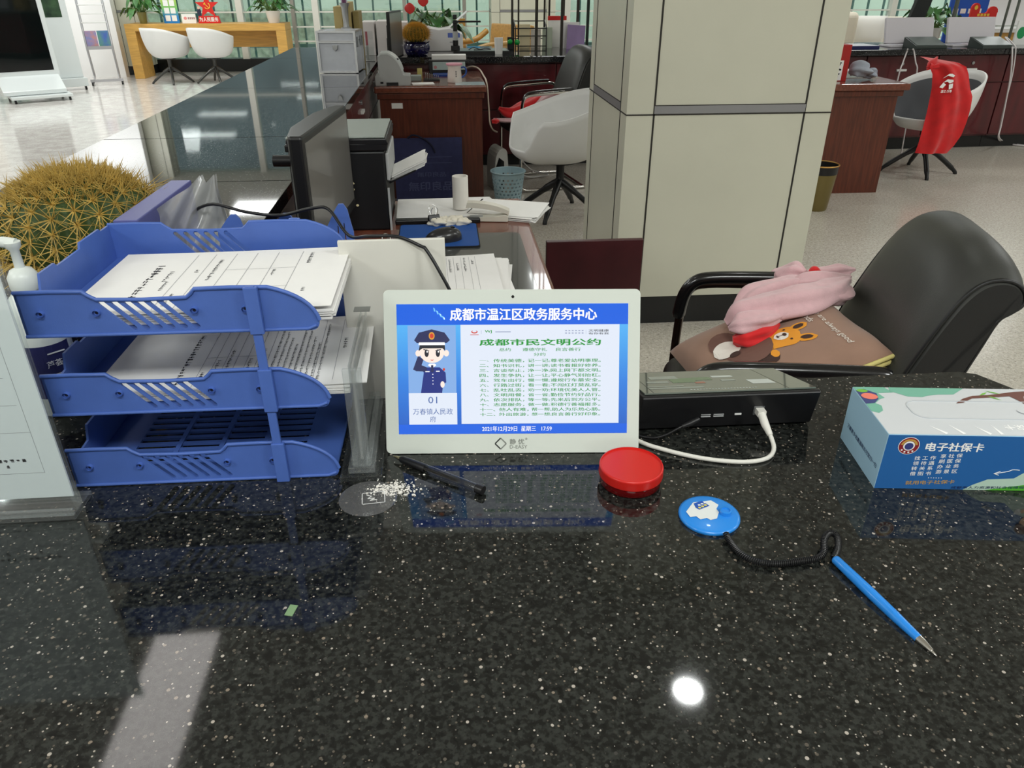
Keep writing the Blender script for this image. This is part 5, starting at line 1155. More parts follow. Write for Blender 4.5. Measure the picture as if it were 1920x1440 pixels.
# ---------------------------------------------------------------- public hall on the left
oak = mat('yellow_oak', (204, 158, 82), 0.42, var=0.14, vscale=5, stretch=(0.8, 8, 8))
t = thing('console_table', 'long yellow wooden table by the glass with two white chairs', 'table', (-4.80, 13.20, 0))
MB().box(0, 2.42, 0, 0.50, 0.68, 0.78).build('tabletop', oak, t, bevel=0.003)
for x in (0.0, 2.27): MB().box(x, x + 0.15, 0, 0.50, 0, 0.679).build('leg', oak, t, bevel=0.003)
MB().box(0.151, 2.269, 0.42, 0.45, 0.42, 0.679).build('modesty_panel', oak, t)
def plant(label, loc, potc, pr, ph, n, ln, wd, seed, droop=0.7, flowers=0, cup=0.4, name='potted_plant', up=1.0):
    t = thing(name, label, 'plant', loc); r = random.Random(seed)
    MB().lathe([(0, 0), (pr * 0.72, 0), (pr, ph), (pr * 0.92, ph), (pr * 0.85, ph * 0.85), (0, ph * 0.82)], n=24).build('pot', potc, t)
    b = MB(); st = MB(); fl = MB()
    for i in range(n):
        a = r.uniform(0, 2 * PI); el = r.uniform(0.3, 1.25); L_ = ln * r.uniform(0.6, 1.1)
        d = V((math.cos(a) * math.cos(el), math.sin(a) * math.cos(el), math.sin(el) * up)); o = V((r.uniform(-0.4, 0.4) * pr, r.uniform(-0.4, 0.4) * pr, ph * 0.9))
        p1 = o + d * L_ * 0.55; p2 = o + d * L_ + V((0, 0, -droop * L_ * 0.35)); p3 = p2 + V((d.x, d.y, -droop)) * L_ * 0.35
        st.tube([o, p1, p2], 0.004, 5)
        u = V((0, 0, 1)).cross(d).normalized(); w = wd * r.uniform(0.7, 1.2)
        q = [p1.lerp(p2, 0.5), p2, p2.lerp(p3, 0.6), p3 + (p3 - p2) * 0.25]
        ws = [0.15 * w, w, 0.75 * w, 0.02 * w]; vs = []
        for p, k in zip(q, ws): vs += [p - u * k + V((0, 0, cup * k)), p, p + u * k + V((0, 0, cup * k))]
        b.add(vs, [(0, 1, 4, 3), (1, 2, 5, 4), (3, 4, 7, 6), (4, 5, 8, 7), (6, 7, 10, 9), (7, 8, 11, 10)], 0, None, True)
    b.build('leaves', green_leaf, t); st.build('stems', mat('stem_green_%d' % seed, (96, 124, 62), 0.6), t)
    for i in range(flowers):
        top = at((768, 793)[i], (12, -2)[i], Y=loc[1] - 0.12) - V(loc)
        f = MB().tube([(0, 0, ph * 0.8), tuple(top)], 0.005, 6, 1)
        f.grid(lambda u, v: top + V((0.045 * math.sin(PI * v) ** 0.7 * math.cos(2 * PI * u), -0.006 + 0.01 * math.sin(2 * PI * u), -0.09 * v + 0.03)), 12, 8, 0, closeu=True)
        f.build('flower', [mat('red_flower_%d_%d' % (seed, i), (196, 44, 40), 0.35), MATS['stem_green_%d' % seed]], t)
    return t
vase = mat('olive_glass_vase', (128, 122, 66), 0.15)
white_pot = mat('white_ceramic_pot', (232, 228, 222), 0.3)
p = at(269, 41, Y=13.36); plant('leafy green plant in an olive vase at the left end of the wooden table', (p.x, 13.36, 0.78), vase, 0.07, 0.16, 34, 0.34, 0.055, 5, 0.9)
p = at(514, 41, Y=13.45); plant('leafy green plant in a white pot at the right end of the wooden table', (p.x, 13.45, 0.78), white_pot, 0.115, 0.17, 60, 0.34, 0.045, 8, 0.5)
# signs on the wooden table
p0 = at(308, 41, Y=13.40); p1 = at(337, 41, Y=13.40); w = p1.x - p0.x
t = thing('table_sign', 'green and blue table sign with six blank white squares', 'sign', (p0.x, 13.40, 0.782))
g = bpy.data.materials.new('green_blue_sign_print'); g.use_nodes = True; nt = g.node_tree; N = nt.nodes; P_ = N['Principled BSDF']; P_.inputs['Roughness'].default_value = 0.4
tc = N.new('ShaderNodeTexCoord'); sp = N.new('ShaderNodeSeparateXYZ'); rp = N.new('ShaderNodeValToRGB'); mr = N.new('ShaderNodeMapRange'); mr.inputs[2].default_value = 0.45
nt.links.new(tc.outputs['Object'], sp.inputs[0]); nt.links.new(sp.outputs[2], mr.inputs[0]); nt.links.new(mr.outputs[0], rp.inputs['Fac']); nt.links.new(rp.outputs['Color'], P_.inputs['Base Color'])
rp.color_ramp.elements[0].color = lin((40, 130, 205)); rp.color_ramp.elements[0].position = 0.2; rp.color_ramp.elements[1].color = lin((205, 215, 60)); e = rp.color_ramp.elements.new(0.45); e.color = lin((120, 190, 110))
b = MB().box(0, w, 0, 0.012, 0, 0.46, 0)
for i in range(3):
    for j in range(2): b.rect(w * (0.14 + 0.40 * j), w * (0.46 + 0.40 * j), 0.03 + 0.105 * i, 0.11 + 0.105 * i, 0.001, 1, frame((0, 0, 0), (1, 0, 0), (0, 0, 1)))
b.build('board', [g, white_t], t); MB().box(0, w, 0.0121, 0.10, 0, 0.01).build('foot', clear, t)
p0 = at(342, 41, Y=13.35); p1 = at(368, 41, Y=13.35); w = p1.x - p0.x
t = thing('table_sign', 'small white table sign with a pink mark, left of the red star', 'sign', (p0.x, 13.35, 0.782))
b = MB().prism([(0, 0), (0.07, 0), (0.012, 0.13), (0, 0.13)], lambda u, v, w_: V((w_, u, v)), 0, w, 0)
F = frame((0, -0.001, 0), (1, 0, 0), (0, 0, 1)); b.disc(w * 0.26, 0.07, 0.025, 0.022, 0, 1, F)
for k in range(4): b.rect(w * 0.44 + k * 0.028, w * 0.44 + k * 0.028 + 0.02, 0.055, 0.085, 0, 2, F)
b.build('card', [white_t, mat('pink_sign_mark', (232, 150, 150), 0.6), mat('pinkish_grey_print', (170, 130, 130), 0.6)], t)
p0 = at(372, 41, Y=13.36); p1 = at(413, 41, Y=13.36); w = p1.x - p0.x
t = thing('star_sign', 'red star shaped sign standing on the yellow wooden table', 'sign', (p0.x + w / 2, 13.36, 0.782))
red_s = mat('red_sign', (214, 40, 34), 0.4); gold = mat('gold_print', (240, 196, 70), 0.4)
st_ = [(0.185 * (1 if i % 2 == 0 else 0.40) * math.sin(PI * i / 5), 0.235 + 0.185 * (1 if i % 2 == 0 else 0.40) * math.cos(PI * i / 5)) for i in range(10)]
fm = lambda u, v, q: V((u, q, v))
MB().prism(st_, fm, 0.02, 0.035).build('star', red_s, t)
b = MB().prism([(-w / 2, 0), (w / 2, 0), (w / 2 - 0.02, 0.10), (-w / 2 + 0.02, 0.10)], fm, 0.0, 0.06, 0)
b.text('为人民服务', frame((0, -0.0015, 0.052), (1, 0, 0), (0, 0, 1)), w * 0.86, 0.062, 1, 0.03)
b.build('plinth', [red_s, white_t], t)
b = MB(); F = frame((0, 0.0185, 0.24), (1, 0, 0), (0, 0, 1))
b.tube([F @ V((0.042 * math.cos(math.radians(a)), 0.042 * math.sin(math.radians(a)), 0)) for a in range(-150, 61, 15)], 0.006, 6); b.tube([F @ V((-0.035, 0.03, 0)), F @ V((0.03, -0.035, 0))], 0.006, 6); b.tube([F @ V((-0.045, 0.02, 0)), F @ V((-0.022, 0.043, 0))], 0.009, 6)
b.build('emblem', gold, t)
b = MB().prism([(-0.155, 0.10), (-0.105, 0.10), (-0.10, 0.17), (-0.115, 0.205), (-0.145, 0.205), (-0.165, 0.16)], fm, 0.012, 0.018, 0).disc(-0.13, 0.215, 0.02, 0.022, 0, 1, frame((0, 0.011, 0), (1, 0, 0), (0, 0, 1)))
b.build('printed_figure', [mat('dark_suit_print', (40, 44, 66), 0.6), mat('tan_print', (214, 180, 160), 0.6)], t)

# tall information kiosk and white board stand
t = thing('kiosk', 'tall white information kiosk with a dark glossy screen at the far left', 'kiosk', (-5.59, 10.83, 0), math.radians(33))
wk = mat('white_kiosk', (214, 220, 220), 0.3, coat=0.2)
MB().box(-0.10, 0.68, 0, 0.11, 0.26, 1.75).build('body', wk, t, bevel=0.01)
b = MB().box(-0.03, 0.62, -0.004, -0.0005, 0.34, 1.72, 0); b.build('screen', mat('dark_kiosk_screen', (10, 16, 16), 0.05, coat=0.5), t)
MB().prism([(-0.30, 0.135), (0.03, 0.30), (0.09, 0.30), (0.09, 0.08), (-0.30, 0.085)], lambda u, v, q: V((q, u, v)), -0.06, 0.66).build('lower_shelf', wk, t, bevel=0.006)
MB().box(0.0, 0.70, -0.42, 0.22, 0.045, 0.08).build('base', wk, t, bevel=0.006)
for x in (0.04, 0.66):
    for y in (-0.38, 0.18): MB().cyl((x - 0.012, y, 0.022), (x + 0.012, y, 0.022), 0.022).build('wheel', black_pl, t)
p = at(157, 143, Y=12.0); t = thing('notice_stand', 'white panel stand with a dark green picture, right behind the kiosk', 'stand', (p.x - 0.52 * math.cos(math.radians(33)), 12.0 - 0.52 * math.sin(math.radians(33)), 0), math.radians(33))
MB().box(0, 0.52, 0, 0.05, 0.16, 1.9).build('panel', wk, t, bevel=0.004)
b = MB().rect(0.01, 0.44, 0.93, 1.7, 0.0, 0, frame((0, -0.002, 0), (1, 0, 0), (0, 0, 1))); b.build('picture', mat('dark_green_picture', (64, 92, 64), 0.3, col2=(30, 48, 38), vscale=9), t)
MB().box(-0.02, 0.54, -0.12, 0.16, 0.05, 0.158).build('base', wk, t, bevel=0.004)
for x in (0.02, 0.50): MB().cyl((x - 0.012, -0.08, 0.025), (x + 0.012, -0.08, 0.025), 0.025).build('wheel', black_pl, t)
tag(MB().box(0, 0.6, 0, 0.35, 0.06, 1.5, 0).box(0.02, 0.58, 0.02, 0.33, 0, 0.06, 1).build('kiosk_cabinet', [mat('cream_kiosk', (226, 222, 212), 0.35), black_pl], loc=(-6.06, 10.02, 0), rz=math.radians(33), bevel=0.01), 'cream kiosk edge at the far left beside the dark screen kiosk', 'kiosk')
# magazine rack
t = thing('brochure_rack', 'silver tube magazine rack on castors before the white wall', 'rack', (-5.00, 12.62, 0), math.radians(20))
silver = mat('silver_tube', (186, 186, 190), 0.3, metal=0.7)
for x in (-0.17, 0.17): MB().tube(catmull([(x, 0.30, 1.75), (x, 0.18, 1.15), (x, 0.03, 0.62), (x, 0.00, 0.48), (x, 0.06, 0.38), (x, 0.20, 0.20), (x, 0.24, 0.09), (x, 0.10, 0.07), (x, -0.22, 0.07)], 5), 0.016, 8).build('side_tube', silver, t)
for i in range(8): z = 0.82 + 0.115 * i; y = 0.085 + (z - 0.7) * 0.21; MB().box(-0.165, 0.165, y - 0.06, y + 0.015, z, z + 0.016).build('shelf', white_pl, t, bevel=0.003)
MB().box(-0.165, 0.165, -0.05, 0.055, 0.475, 0.49).box(-0.165, 0.165, -0.055, -0.045, 0.475, 0.52).build('bottom_shelf', silver, t)
MB().box(-0.22, 0.22, -0.24, -0.20, 0.05, 0.085).build('foot_bar', silver, t)
for x in (-0.20, 0.20):
    for y in (-0.22, 0.16): MB().cyl((x - 0.012, y, 0.025), (x + 0.012, y, 0.025), 0.025).build('castor', black_pl, t)
mg = mat('city_photo_cover', (70, 130, 200), 0.35, col2=(200, 130, 100), vscale=9); mg2 = mat('green_photo_cover', (60, 90, 170), 0.35, col2=(90, 150, 80), vscale=7)
for k, (x0, mm) in enumerate(((-0.155, mg), (0.005, mg2))):
    M_ = M.Translation((0, -0.03, 0.492)) @ M.Rotation(math.radians(-12), 4, 'X'); o = MB().box(x0, x0 + 0.15, 0, 0.012, 0, 0.235, 0, M_).build('magazine', mm, loc=(-5.00, 12.62, 0), rz=math.radians(20))
    tag(o, 'left blue magazine with a city photo on the lowest rack shelf' if k == 0 else 'right blue and green magazine on the lowest rack shelf', 'magazine')

# ---------------------------------------------------------------- on the left worktop and far desk
alu = mat('brushed_aluminium_panel', (196, 200, 208), 0.34, metal=0.25, var=0.03, vscale=30); alu_e = mat('aluminium_edge', (214, 216, 220), 0.24, metal=0.6)
t = thing('aluminium_case', 'silver aluminium cash case with a small lock on the left worktop', 'case', (-0.765, 5.30, Z), math.radians(-5))
W, D, Hh = 0.235, 0.25, 0.245
MB().box(0.004, W - 0.004, 0.004, D - 0.004, 0.006, Hh * 0.76).build('body', alu, t)
ld = MB().box(0.004, W - 0.004, 0.004, D - 0.004, Hh * 0.765, Hh).build('lid', alu, t)
b = MB()
for x in (0, W):
    for y in (0, D): b.box(x - 0.007, x + 0.007, y - 0.007, y + 0.007, 0.004, Hh * 0.758)
for z in (0.006, Hh * 0.745):
    for y in (0, D): b.box(0.007, W - 0.007, y - 0.006, y + 0.006, z - 0.004, z + 0.008)
b.build('corner_trim', alu_e, t)
b = MB()
for x in (0, W):
    for y in (0, D): b.box(x - 0.007, x + 0.007, y - 0.007, y + 0.007, Hh * 0.765, Hh + 0.002)
for y in (0, D): b.box(0.007, W - 0.007, y - 0.006, y + 0.006, Hh - 0.008, Hh + 0.003); b.box(0.007, W - 0.007, y - 0.006, y + 0.006, Hh * 0.766, Hh * 0.79)
for x in (0, W): b.box(x - 0.006, x + 0.006, 0.007, D - 0.007, Hh - 0.008, Hh + 0.003)
b.build('lid_trim', alu_e, t)
MB().prism([(-0.018, 0.014), (0.018, 0.014), (0.014, -0.008), (0, -0.022), (-0.014, -0.008)], lambda u, v, q: V((W * 0.46 + u, q, Hh * 0.62 + v)), -0.010, 0.003).build('lock', steel, t, bevel=0.002)
for y in (0.05, D - 0.05): MB().box(W, W + 0.010, y - 0.012, y + 0.012, Hh * 0.62, Hh * 0.86).build('latch', steel, t)
tag(MB().lathe([(0, 0), (0.034, 0), (0.034, 0.006), (0.020, 0.010), (0.018, 0.03), (0.022, 0.12), (0.034, 0.15), (0.030, 0.15), (0.018, 0.12), (0, 0.12)], n=20, ).build('metal_stand', steel, loc=(-0.605, 5.56, Z + Hh + 0.0035)), 'small steel vase-shaped stand on top of the silver case', 'stand')
tag(MB().box(-0.02, 0.02, -0.004, 0.004, 0, 0.17, 0).box(-0.012, 0.012, -0.006, -0.004, 0.02, 0.15, 1).build('flag_card', [mat('pale_lilac_card', (206, 200, 214), 0.6), mat('plum_print', (110, 64, 100), 0.6)], loc=(-0.605, 5.56, Z + Hh + 0.125), rz=0.1), 'narrow white and plum card standing in the steel stand', 'card')
kraft = mat('kraft_folder', (186, 166, 112), 0.7, var=0.1); kraft2 = mat('dark_kraft_folder', (150, 134, 84), 0.7, var=0.1)
for k, (px_, w, h, mm, lab) in enumerate(((-0.66, 0.055, 0.375, kraft, 'wide tan file folder standing behind the silver case'), (-0.595, 0.035, 0.40, kraft, 'taller tan file folder between two others behind the silver case'), (-0.548, 0.04, 0.345, kraft2, 'olive tan file folder at the right end behind the silver case'))):
    tag(MB().box(-w / 2, w / 2, 0, 0.24, 0, h).build('file_folder', mm, loc=(px_, 5.62 + 0.02 * k, Z), bevel=0.003), lab, 'folder', 'tan file folders behind the silver case')
white_box = mat('white_file_box', (222, 216, 214), 0.5)
for k, (x, y, w, h, lab) in enumerate(((-0.60, 6.55, 0.10, 0.24, 'white file box at the left of a row beyond the silver case'), (-0.485, 6.56, 0.11, 0.245, 'white file box in the middle of a row beyond the silver case'), (-0.365, 6.58, 0.12, 0.235, 'white file box at the right of a row, behind the small monitor'))):
    tag(MB().box(0, w, 0, 0.26, 0, h).build('file_box', white_box, loc=(x, y, Z), bevel=0.003), lab, 'file box', 'white file boxes on the back worktop')
t = thing('brochure_holder', 'clear acrylic holder with a red-topped leaflet right of the silver case', 'holder', (-0.545, 6.02, Z), 0.15)
MB().box(0, 0.075, 0, 0.07, 0, 0.008).box(0, 0.075, 0.06, 0.066, 0.008, 0.20).box(0, 0.075, 0.0, 0.004, 0.008, 0.10).build('holder', clear, t)
MB().box(0.02, 0.035, 0.030, 0.033, 0.01, 0.20, 0).box(0.02, 0.035, 0.0295, 0.0335, 0.11, 0.20, 1).build('leaflet', [grey_pl, mat('rose_print', (176, 96, 110), 0.6)], t)
# scanner
t = thing('ticket_scanner', 'grey curved card scanner on the corner of the far desk', 'scanner', (-0.440, 5.48, DZ), 0.0)
sc_m = mat('warm_grey_scanner', (172, 173, 172), 0.45)
MB().prism([(0, 0), (0.235, 0), (0.235, 0.062), (0.19, 0.066), (0.185, 0.085)] + pcurve((0.185, 0.085), (0.165, 0.175), (0.095, 0.20), 8) + [(0.045, 0.20), (0.025, 0.18), (0.028, 0.065), (0, 0.06)], lambda u, v, q: V((u, q, v)), 0.0, 0.17).build('housing', sc_m, t, bevel=0.004)
MB().prism([(0.026, 0.182), (0.045, 0.203), (0.095, 0.204)] + pcurve((0.095, 0.204), (0.168, 0.180), (0.189, 0.088), 8) + [(0.182, 0.088)] + pcurve((0.182, 0.088), (0.158, 0.168), (0.095, 0.194), 8) + [(0.05, 0.193), (0.035, 0.18)], lambda u, v, q: V((u, q, v)), -0.004, 0.174).build('top_cover', mat('pale_grey_cover', (204, 208, 206), 0.35), t)
MB().box(0.075, 0.155, -0.003, 0.001, 0.0, 0.02).box(0.035, 0.055, -0.003, 0.001, 0.012, 0.024).build('slots', black_pl, t)
MB().box(0.145, 0.165, 0.02, 0.05, 0.158, 0.166).build('button', black_pl, t)
# small monitor beyond
t = thing('monitor', 'slim black monitor standing edge-on on the far desk', 'monitor', (-0.31, 6.16, DZ), math.radians(80))
MB().box(-0.20, 0.20, 0.0, 0.022, 0.11, 0.43).box(-0.10, 0.16, 0.022, 0.05, 0.16, 0.34).build('casing', black_pl, t, bevel=0.004)
MB().box(-0.19, 0.19, -0.0015, -0.0002, 0.125, 0.418).build('screen', scr, t)
MB().box(-0.03, 0.03, 0.051, 0.07, 0.01, 0.25).build('stand_neck', black_pl, t); MB().box(-0.10, 0.10, -0.03, 0.11, 0, 0.012).build('stand_base', black_pl, t, bevel=0.003)
cactus('small golden barrel cactus in a dark blue pot beside the far slim monitor', (-0.175, 6.50, Z), 0.088, 0.108, 0.105, 21, 10, 0.040, 9, mat('orange_spines', (198, 146, 36), 0.55, var=0.25, vscale=40))
# printer, plant at the back
t = thing('printer', 'white office printer behind the small cactus on the back worktop', 'printer', (-0.20, 6.88, Z), 0.0)
MB().prism([(0, 0), (0.40, 0), (0.40, 0.13), (0.30, 0.175), (0.20, 0.165), (0.04, 0.19), (0, 0.18)], lambda u, v, q: V((u, q, v)), 0.0, 0.34).build('body', mat('white_printer', (224, 222, 222), 0.4), t, bevel=0.006)
MB().box(0, 0.20, 0.05, 0.30, 0, 0.006, 0, M.Translation((0.29, 0, 0.17)) @ M.Rotation(math.radians(-38), 4, 'Y')).build('paper_tray', white_pl, t, bevel=0.002)
b = MB(); F = frame((0, -0.0015, 0), (1, 0, 0), (0, 0, 1)); b.rect(0.275, 0.375, 0.105, 0.14, 0, 0, F); b.rect(0.29, 0.36, 0.065, 0.075, 0, 1, F); b.build('printed_label', [mat('blue_printed_label', (92, 112, 190), 0.5), mat('grey_printed_label', (170, 170, 176), 0.5)], t)
pl = plant('anthurium with red flowers standing behind the white office printer', (-0.03, 7.31, Z), white_pot, 0.075, 0.14, 20, 0.27, 0.075, 17, 0.9, 2, name='anthurium')
# document camera
t = thing('document_camera', 'black document camera with a horizontal arm on the back worktop', 'document camera', (0.145, 6.62, Z))
MB().box(-0.03, 0.42, -0.02, 0.28, 0, 0.022, 0).box(0.0, 0.41, -0.005, 0.27, 0.022, 0.0235, 1).build('base_mat', [black_pl, mat('grey_green_pad', (120, 136, 134), 0.4)], t, bevel=0.002)
MB().box(-0.05, 0.02, 0.0, 0.06, 0.0236, 0.06).build('foot', black_pl, t, bevel=0.003)
MB().cyl((-0.012, 0.03, 0.06), (-0.012, 0.03, 0.10), 0.022, n=16).build('lower_post', black_pl, t)
MB().cyl((-0.012, 0.03, 0.10), (-0.012, 0.03, 0.165), 0.021, n=16).build('grey_post', grey_pl, t)
MB().cyl((-0.012, 0.03, 0.165), (-0.012, 0.03, 0.245), 0.017, n=16).build('upper_post', black_pl, t)
MB().box(-0.030, 0.012, 0.01, 0.05, 0.222, 0.240).box(-0.01, 0.195, 0.02, 0.04, 0.228, 0.242).build('arm', black_pl, t, bevel=0.003)
MB().box(-0.028, 0.004, 0.014, 0.046, 0.252, 0.285).build('camera_head', black_pl, t, bevel=0.004)
tag(MB().tube(catmull([(0.24, 6.68, 0.887), (0.28, 6.72, 0.90), (0.33, 6.70, 0.888), (0.38, 6.74, 0.892), (0.42, 6.72, 0.887), (0.36, 6.66, 0.886), (0.28, 6.66, 0.887)], 6), 0.004, 6).build('black_cable', black_pl), 'coiled black cable lying on the document camera pad', 'cable')
tag(MB().lathe([(0, 0), (0.030, 0), (0.036, 0.12), (0.033, 0.12), (0.029, 0.004), (0, 0.004)], n=24).build('paper_cup', paper, loc=(0.478, 6.60, Z)), 'tall white paper cup right of the document camera', 'cup')
# things on the far desk
t = thing('mug', 'white mug with a pink lid and a blue handle on the far desk', 'mug', (0.098, 5.62, DZ))
MB().lathe([(0, 0), (0.047, 0), (0.050, 0.004), (0.048, 0.05), (0.044, 0.095), (0.050, 0.112), (0.046, 0.112), (0, 0.10)], n=28).build('body', mat('white_enamel', (228, 216, 208), 0.3), t)
MB().lathe([(0, 0.113), (0.056, 0.113), (0.058, 0.118), (0.056, 0.124), (0, 0.127)], n=28).build('lid', mat('pink_lid', (226, 160, 176), 0.4), t)
MB().tube(catmull([(0.046, 0, 0.095), (0.070, 0, 0.098), (0.082, 0, 0.078), (0.075, 0, 0.05), (0.050, 0, 0.032)], 5), 0.006, 8).build('handle', mat('blue_handle', (34, 74, 150), 0.3), t)
b = MB()
for k in range(3): b.rect(-0.003, 0.003, 0.04 + 0.014 * k, 0.05 + 0.014 * k, 0, 0, frame((0.010, -0.0492, 0), (1, 0.2, 0), (0, 0, 1)))
b.build('printed_mark', ink, t)
tag(MB().box(0, 0.15, 0, 0.10, 0, 0.004).build('paper_slip', paper, loc=(-0.19, 5.50, DZ), rz=0.12), 'loose white paper slip between the scanner and mug', 'paper')
tag(MB().box(0, 0.20, 0, 0.16, 0, 0.003).build('glass_sheet', mat('pale_blue_glass', (186, 202, 206), 0.12), loc=(0.10, 5.46, DZ), rz=0.0), 'pale bluish plastic sheet on the far desk beside the mug', 'sheet')
b = MB().box(0, 0.11, 0, 0.09, 0, 0.012, 0)
for i in range(8): b.box(0.01 + 0.0125 * i, 0.014 + 0.0125 * i, 0.01, 0.085, 0.0121, 0.05 - 0.003 * i, 1)
tag(b.build('stamp_rack', [black_pl, mat('grey_stamps', (120, 120, 118), 0.5)], loc=(-0.115, 5.70, DZ)), 'small black rack of upright stamps on the far desk', 'rack')
tag(MB().box(0, 0.035, 0, 0.008, 0, 0.07).build('sticky_notes', mat('yellow_note', (206, 196, 120), 0.7), loc=(-0.165, 5.86, DZ)), 'upright yellow note before the blue cactus pot', 'note')
tag(MB().box(0, 0.10, 0, 0.08, 0, 0.035).build('card_tray', mat('grey_card_tray', (150, 160, 156), 0.45), loc=(-0.235, 5.72, DZ), bevel=0.003), 'grey-green card tray between the scanner and the stamps', 'tray')
tag(MB().prism(rrect(-0.10, 0.10, -0.07, 0.07, 0.02), lambda u, v, q: V((u, v, q)), 0, 0.012).build('blue_tray', mat('deep_blue_plastic', (28, 62, 140), 0.3), loc=(0.045, 6.05, DZ), bevel=0.004), 'deep blue shallow dish behind the pink-lidded mug', 'dish')
t = thing('card_reader', 'dark box with a pale printed front on the far desk', 'card reader', (-0.085, 6.15, DZ))
MB().box(0, 0.28, 0, 0.14, 0, 0.095).build('body', black_pl, t, bevel=0.004)
b = MB().rect(0.03, 0.275, 0.03, 0.085, 0, 0, frame((0, -0.0012, 0), (1, 0, 0), (0, 0, 1))); b.rect(0.14, 0.24, 0.05, 0.062, 0.0005, 1, frame((0, -0.0012, 0), (1, 0, 0), (0, 0, 1))); b.disc(0.05, 0.048, 0.012, 0.012, 0.0005, 2, frame((0, -0.0012, 0), (1, 0, 0), (0, 0, 1)))
b.build('front_label', [mat('pale_green_label', (176, 192, 186), 0.5), white_t, mat('rose_label', (196, 130, 130), 0.5)], t)
MB().box(-0.06, 0.20, 0.0, 0.12, 0, 0.03).build('top_papers', paper, loc=(0.0, 6.20, DZ + 0.096)); tag(bpy.data.objects['top_papers'], 'small pile of white papers on top of the dark card reader', 'papers')
tag(MB().tube(catmull([(0.20, 6.30, 0.785), (0.25, 6.26, 0.80), (0.295, 6.2, 0.79), (0.313, 5.9, 0.775), (0.326, 5.7, 0.74), (0.332, 5.62, 0.60), (0.335, 5.55, 0.50), (0.36, 5.62, 0.44), (0.40, 5.75, 0.40)], 6), 0.006, 6).build('power_lead', mat('cream_cable', (206, 190, 172), 0.5)), 'cream power lead hanging over the edge of the far desk', 'cable')
# label, navy bag, tower, basket near the far desk
tag(MB().box(0, 0.075, -0.0015, 0, 0, 0.035).build('paper_label', paper, loc=(-0.34, 5.459, 0.615)), 'small white paper label stuck on the far desk end panel', 'label')
t = thing('shopping_bag', 'flat navy shopping bag leaning against the far desk end panel', 'bag', (-0.345, 5.36, 0), 0.0)
M_ = M.Rotation(math.radians(-8), 4, 'X')
b = MB().box(0, 0.475, 0, 0.035, 0.002, 0.43, 0, M_)
F = M_ @ frame((0, -0.0015, 0), (1, 0, 0), (0, 0, 1))
b.text('無印良品', F @ Tr(0.245, 0.105), 0.31, 0.062, 1, 0.02); b.text('無印良品', F @ Tr(0.255, 0.185), 0.20, 0.034, 1, 0.01)
for z in (0.26, 0.30): b.rect(0.06, 0.40, z, z + 0.004, 0, 1, F)
b.build('body', [navy, mat('faded_navy_print', (78, 84, 122), 0.8)], t, bevel=0.004)
MB().tube([M_ @ V(p) for p in catmull([(0.10, -0.006, 0.43), (0.14, -0.012, 0.45), (0.20, -0.014, 0.43), (0.26, -0.012, 0.385), (0.285, -0.008, 0.33)], 5)], 0.006, 6).build('strap', mat('dark_navy_strap', (26, 28, 52), 0.8), t)
t = thing('computer_tower', 'slim white and black computer tower standing under the far desk edge', 'computer', (0.375, 5.62, 0), 0.25)
MB().prism([(0, 0)] + [(0.115, 0), (0.095, 0.27)] + pcurve((0.095, 0.27), (0.085, 0.31), (0.05, 0.30), 5) + pcurve((0.05, 0.30), (0.0, 0.28), (0, 0.17), 5), lambda u, v, q: V((u, q, v)), 0.0, 0.20).build('case', mat('white_tower_case', (206, 204, 198), 0.4), t, bevel=0.004)
MB().prism([(0.008, 0.02), (0.066, 0.01), (0.068, 0.21), (0.03, 0.24), (0.008, 0.18)], lambda u, v, q: V((u, q, v)), -0.004, 0.0).build('front_grille', black_gl, t)
# pale blue basket with a real lattice
t = thing('wastebasket', 'pale blue plastic wastebasket with holes beside the far desk', 'wastebasket', (0.448, 5.37, 0))
b = MB(); n = 44; rows_ = 15; th = 0.004
def bk(i, z, off=0.0): r_ = 0.092 + (0.117 - 0.092) * z / 0.20 + off; return V((r_ * math.cos(2 * PI * i / n), r_ * math.sin(2 * PI * i / n), z))
zs = [0.0, 0.022] + [0.022 + (0.175 - 0.022) * k / 12 for k in range(1, 13)] + [0.20]
for k in range(len(zs) - 1):
    solid_row = k == 0 or k == len(zs) - 2 or k % 2 == 0
    for i in range(n):
        if solid_row or (i + (k // 2) % 2) % 2 == 0: b.add([bk(i, zs[k]), bk(i + 1, zs[k]), bk(i + 1, zs[k + 1]), bk(i, zs[k + 1])], [(0, 1, 2, 3)], 0)
b.add([bk(i, 0.001) for i in range(n)], [tuple(range(n))], 0)
bb_m = mat('pale_blue_plastic', (170, 198, 206), 0.45)
b.build('lattice_wall', bb_m, t, solid=0.003)
MB().tube([(0.121 * math.cos(2 * PI * i / 40), 0.121 * math.sin(2 * PI * i / 40), 0.20) for i in range(40)], 0.0065, 8, closed=True).build('rim', bb_m, t)
tag(MB().tube(catmull([(0.50, 5.95, 0.01), (0.58, 5.9, 0.05), (0.66, 5.95, 0.02), (0.74, 6.0, 0.01), (0.82, 5.98, 0.03), (0.7, 6.1, 0.04), (0.6, 6.05, 0.15), (0.55, 6.1, 0.25)], 6), 0.007, 6).build('white_cables', mat('dirty_white_cable', (196, 194, 190), 0.5)), 'tangle of white cables on the floor under the chrome-armed chair', 'cables')
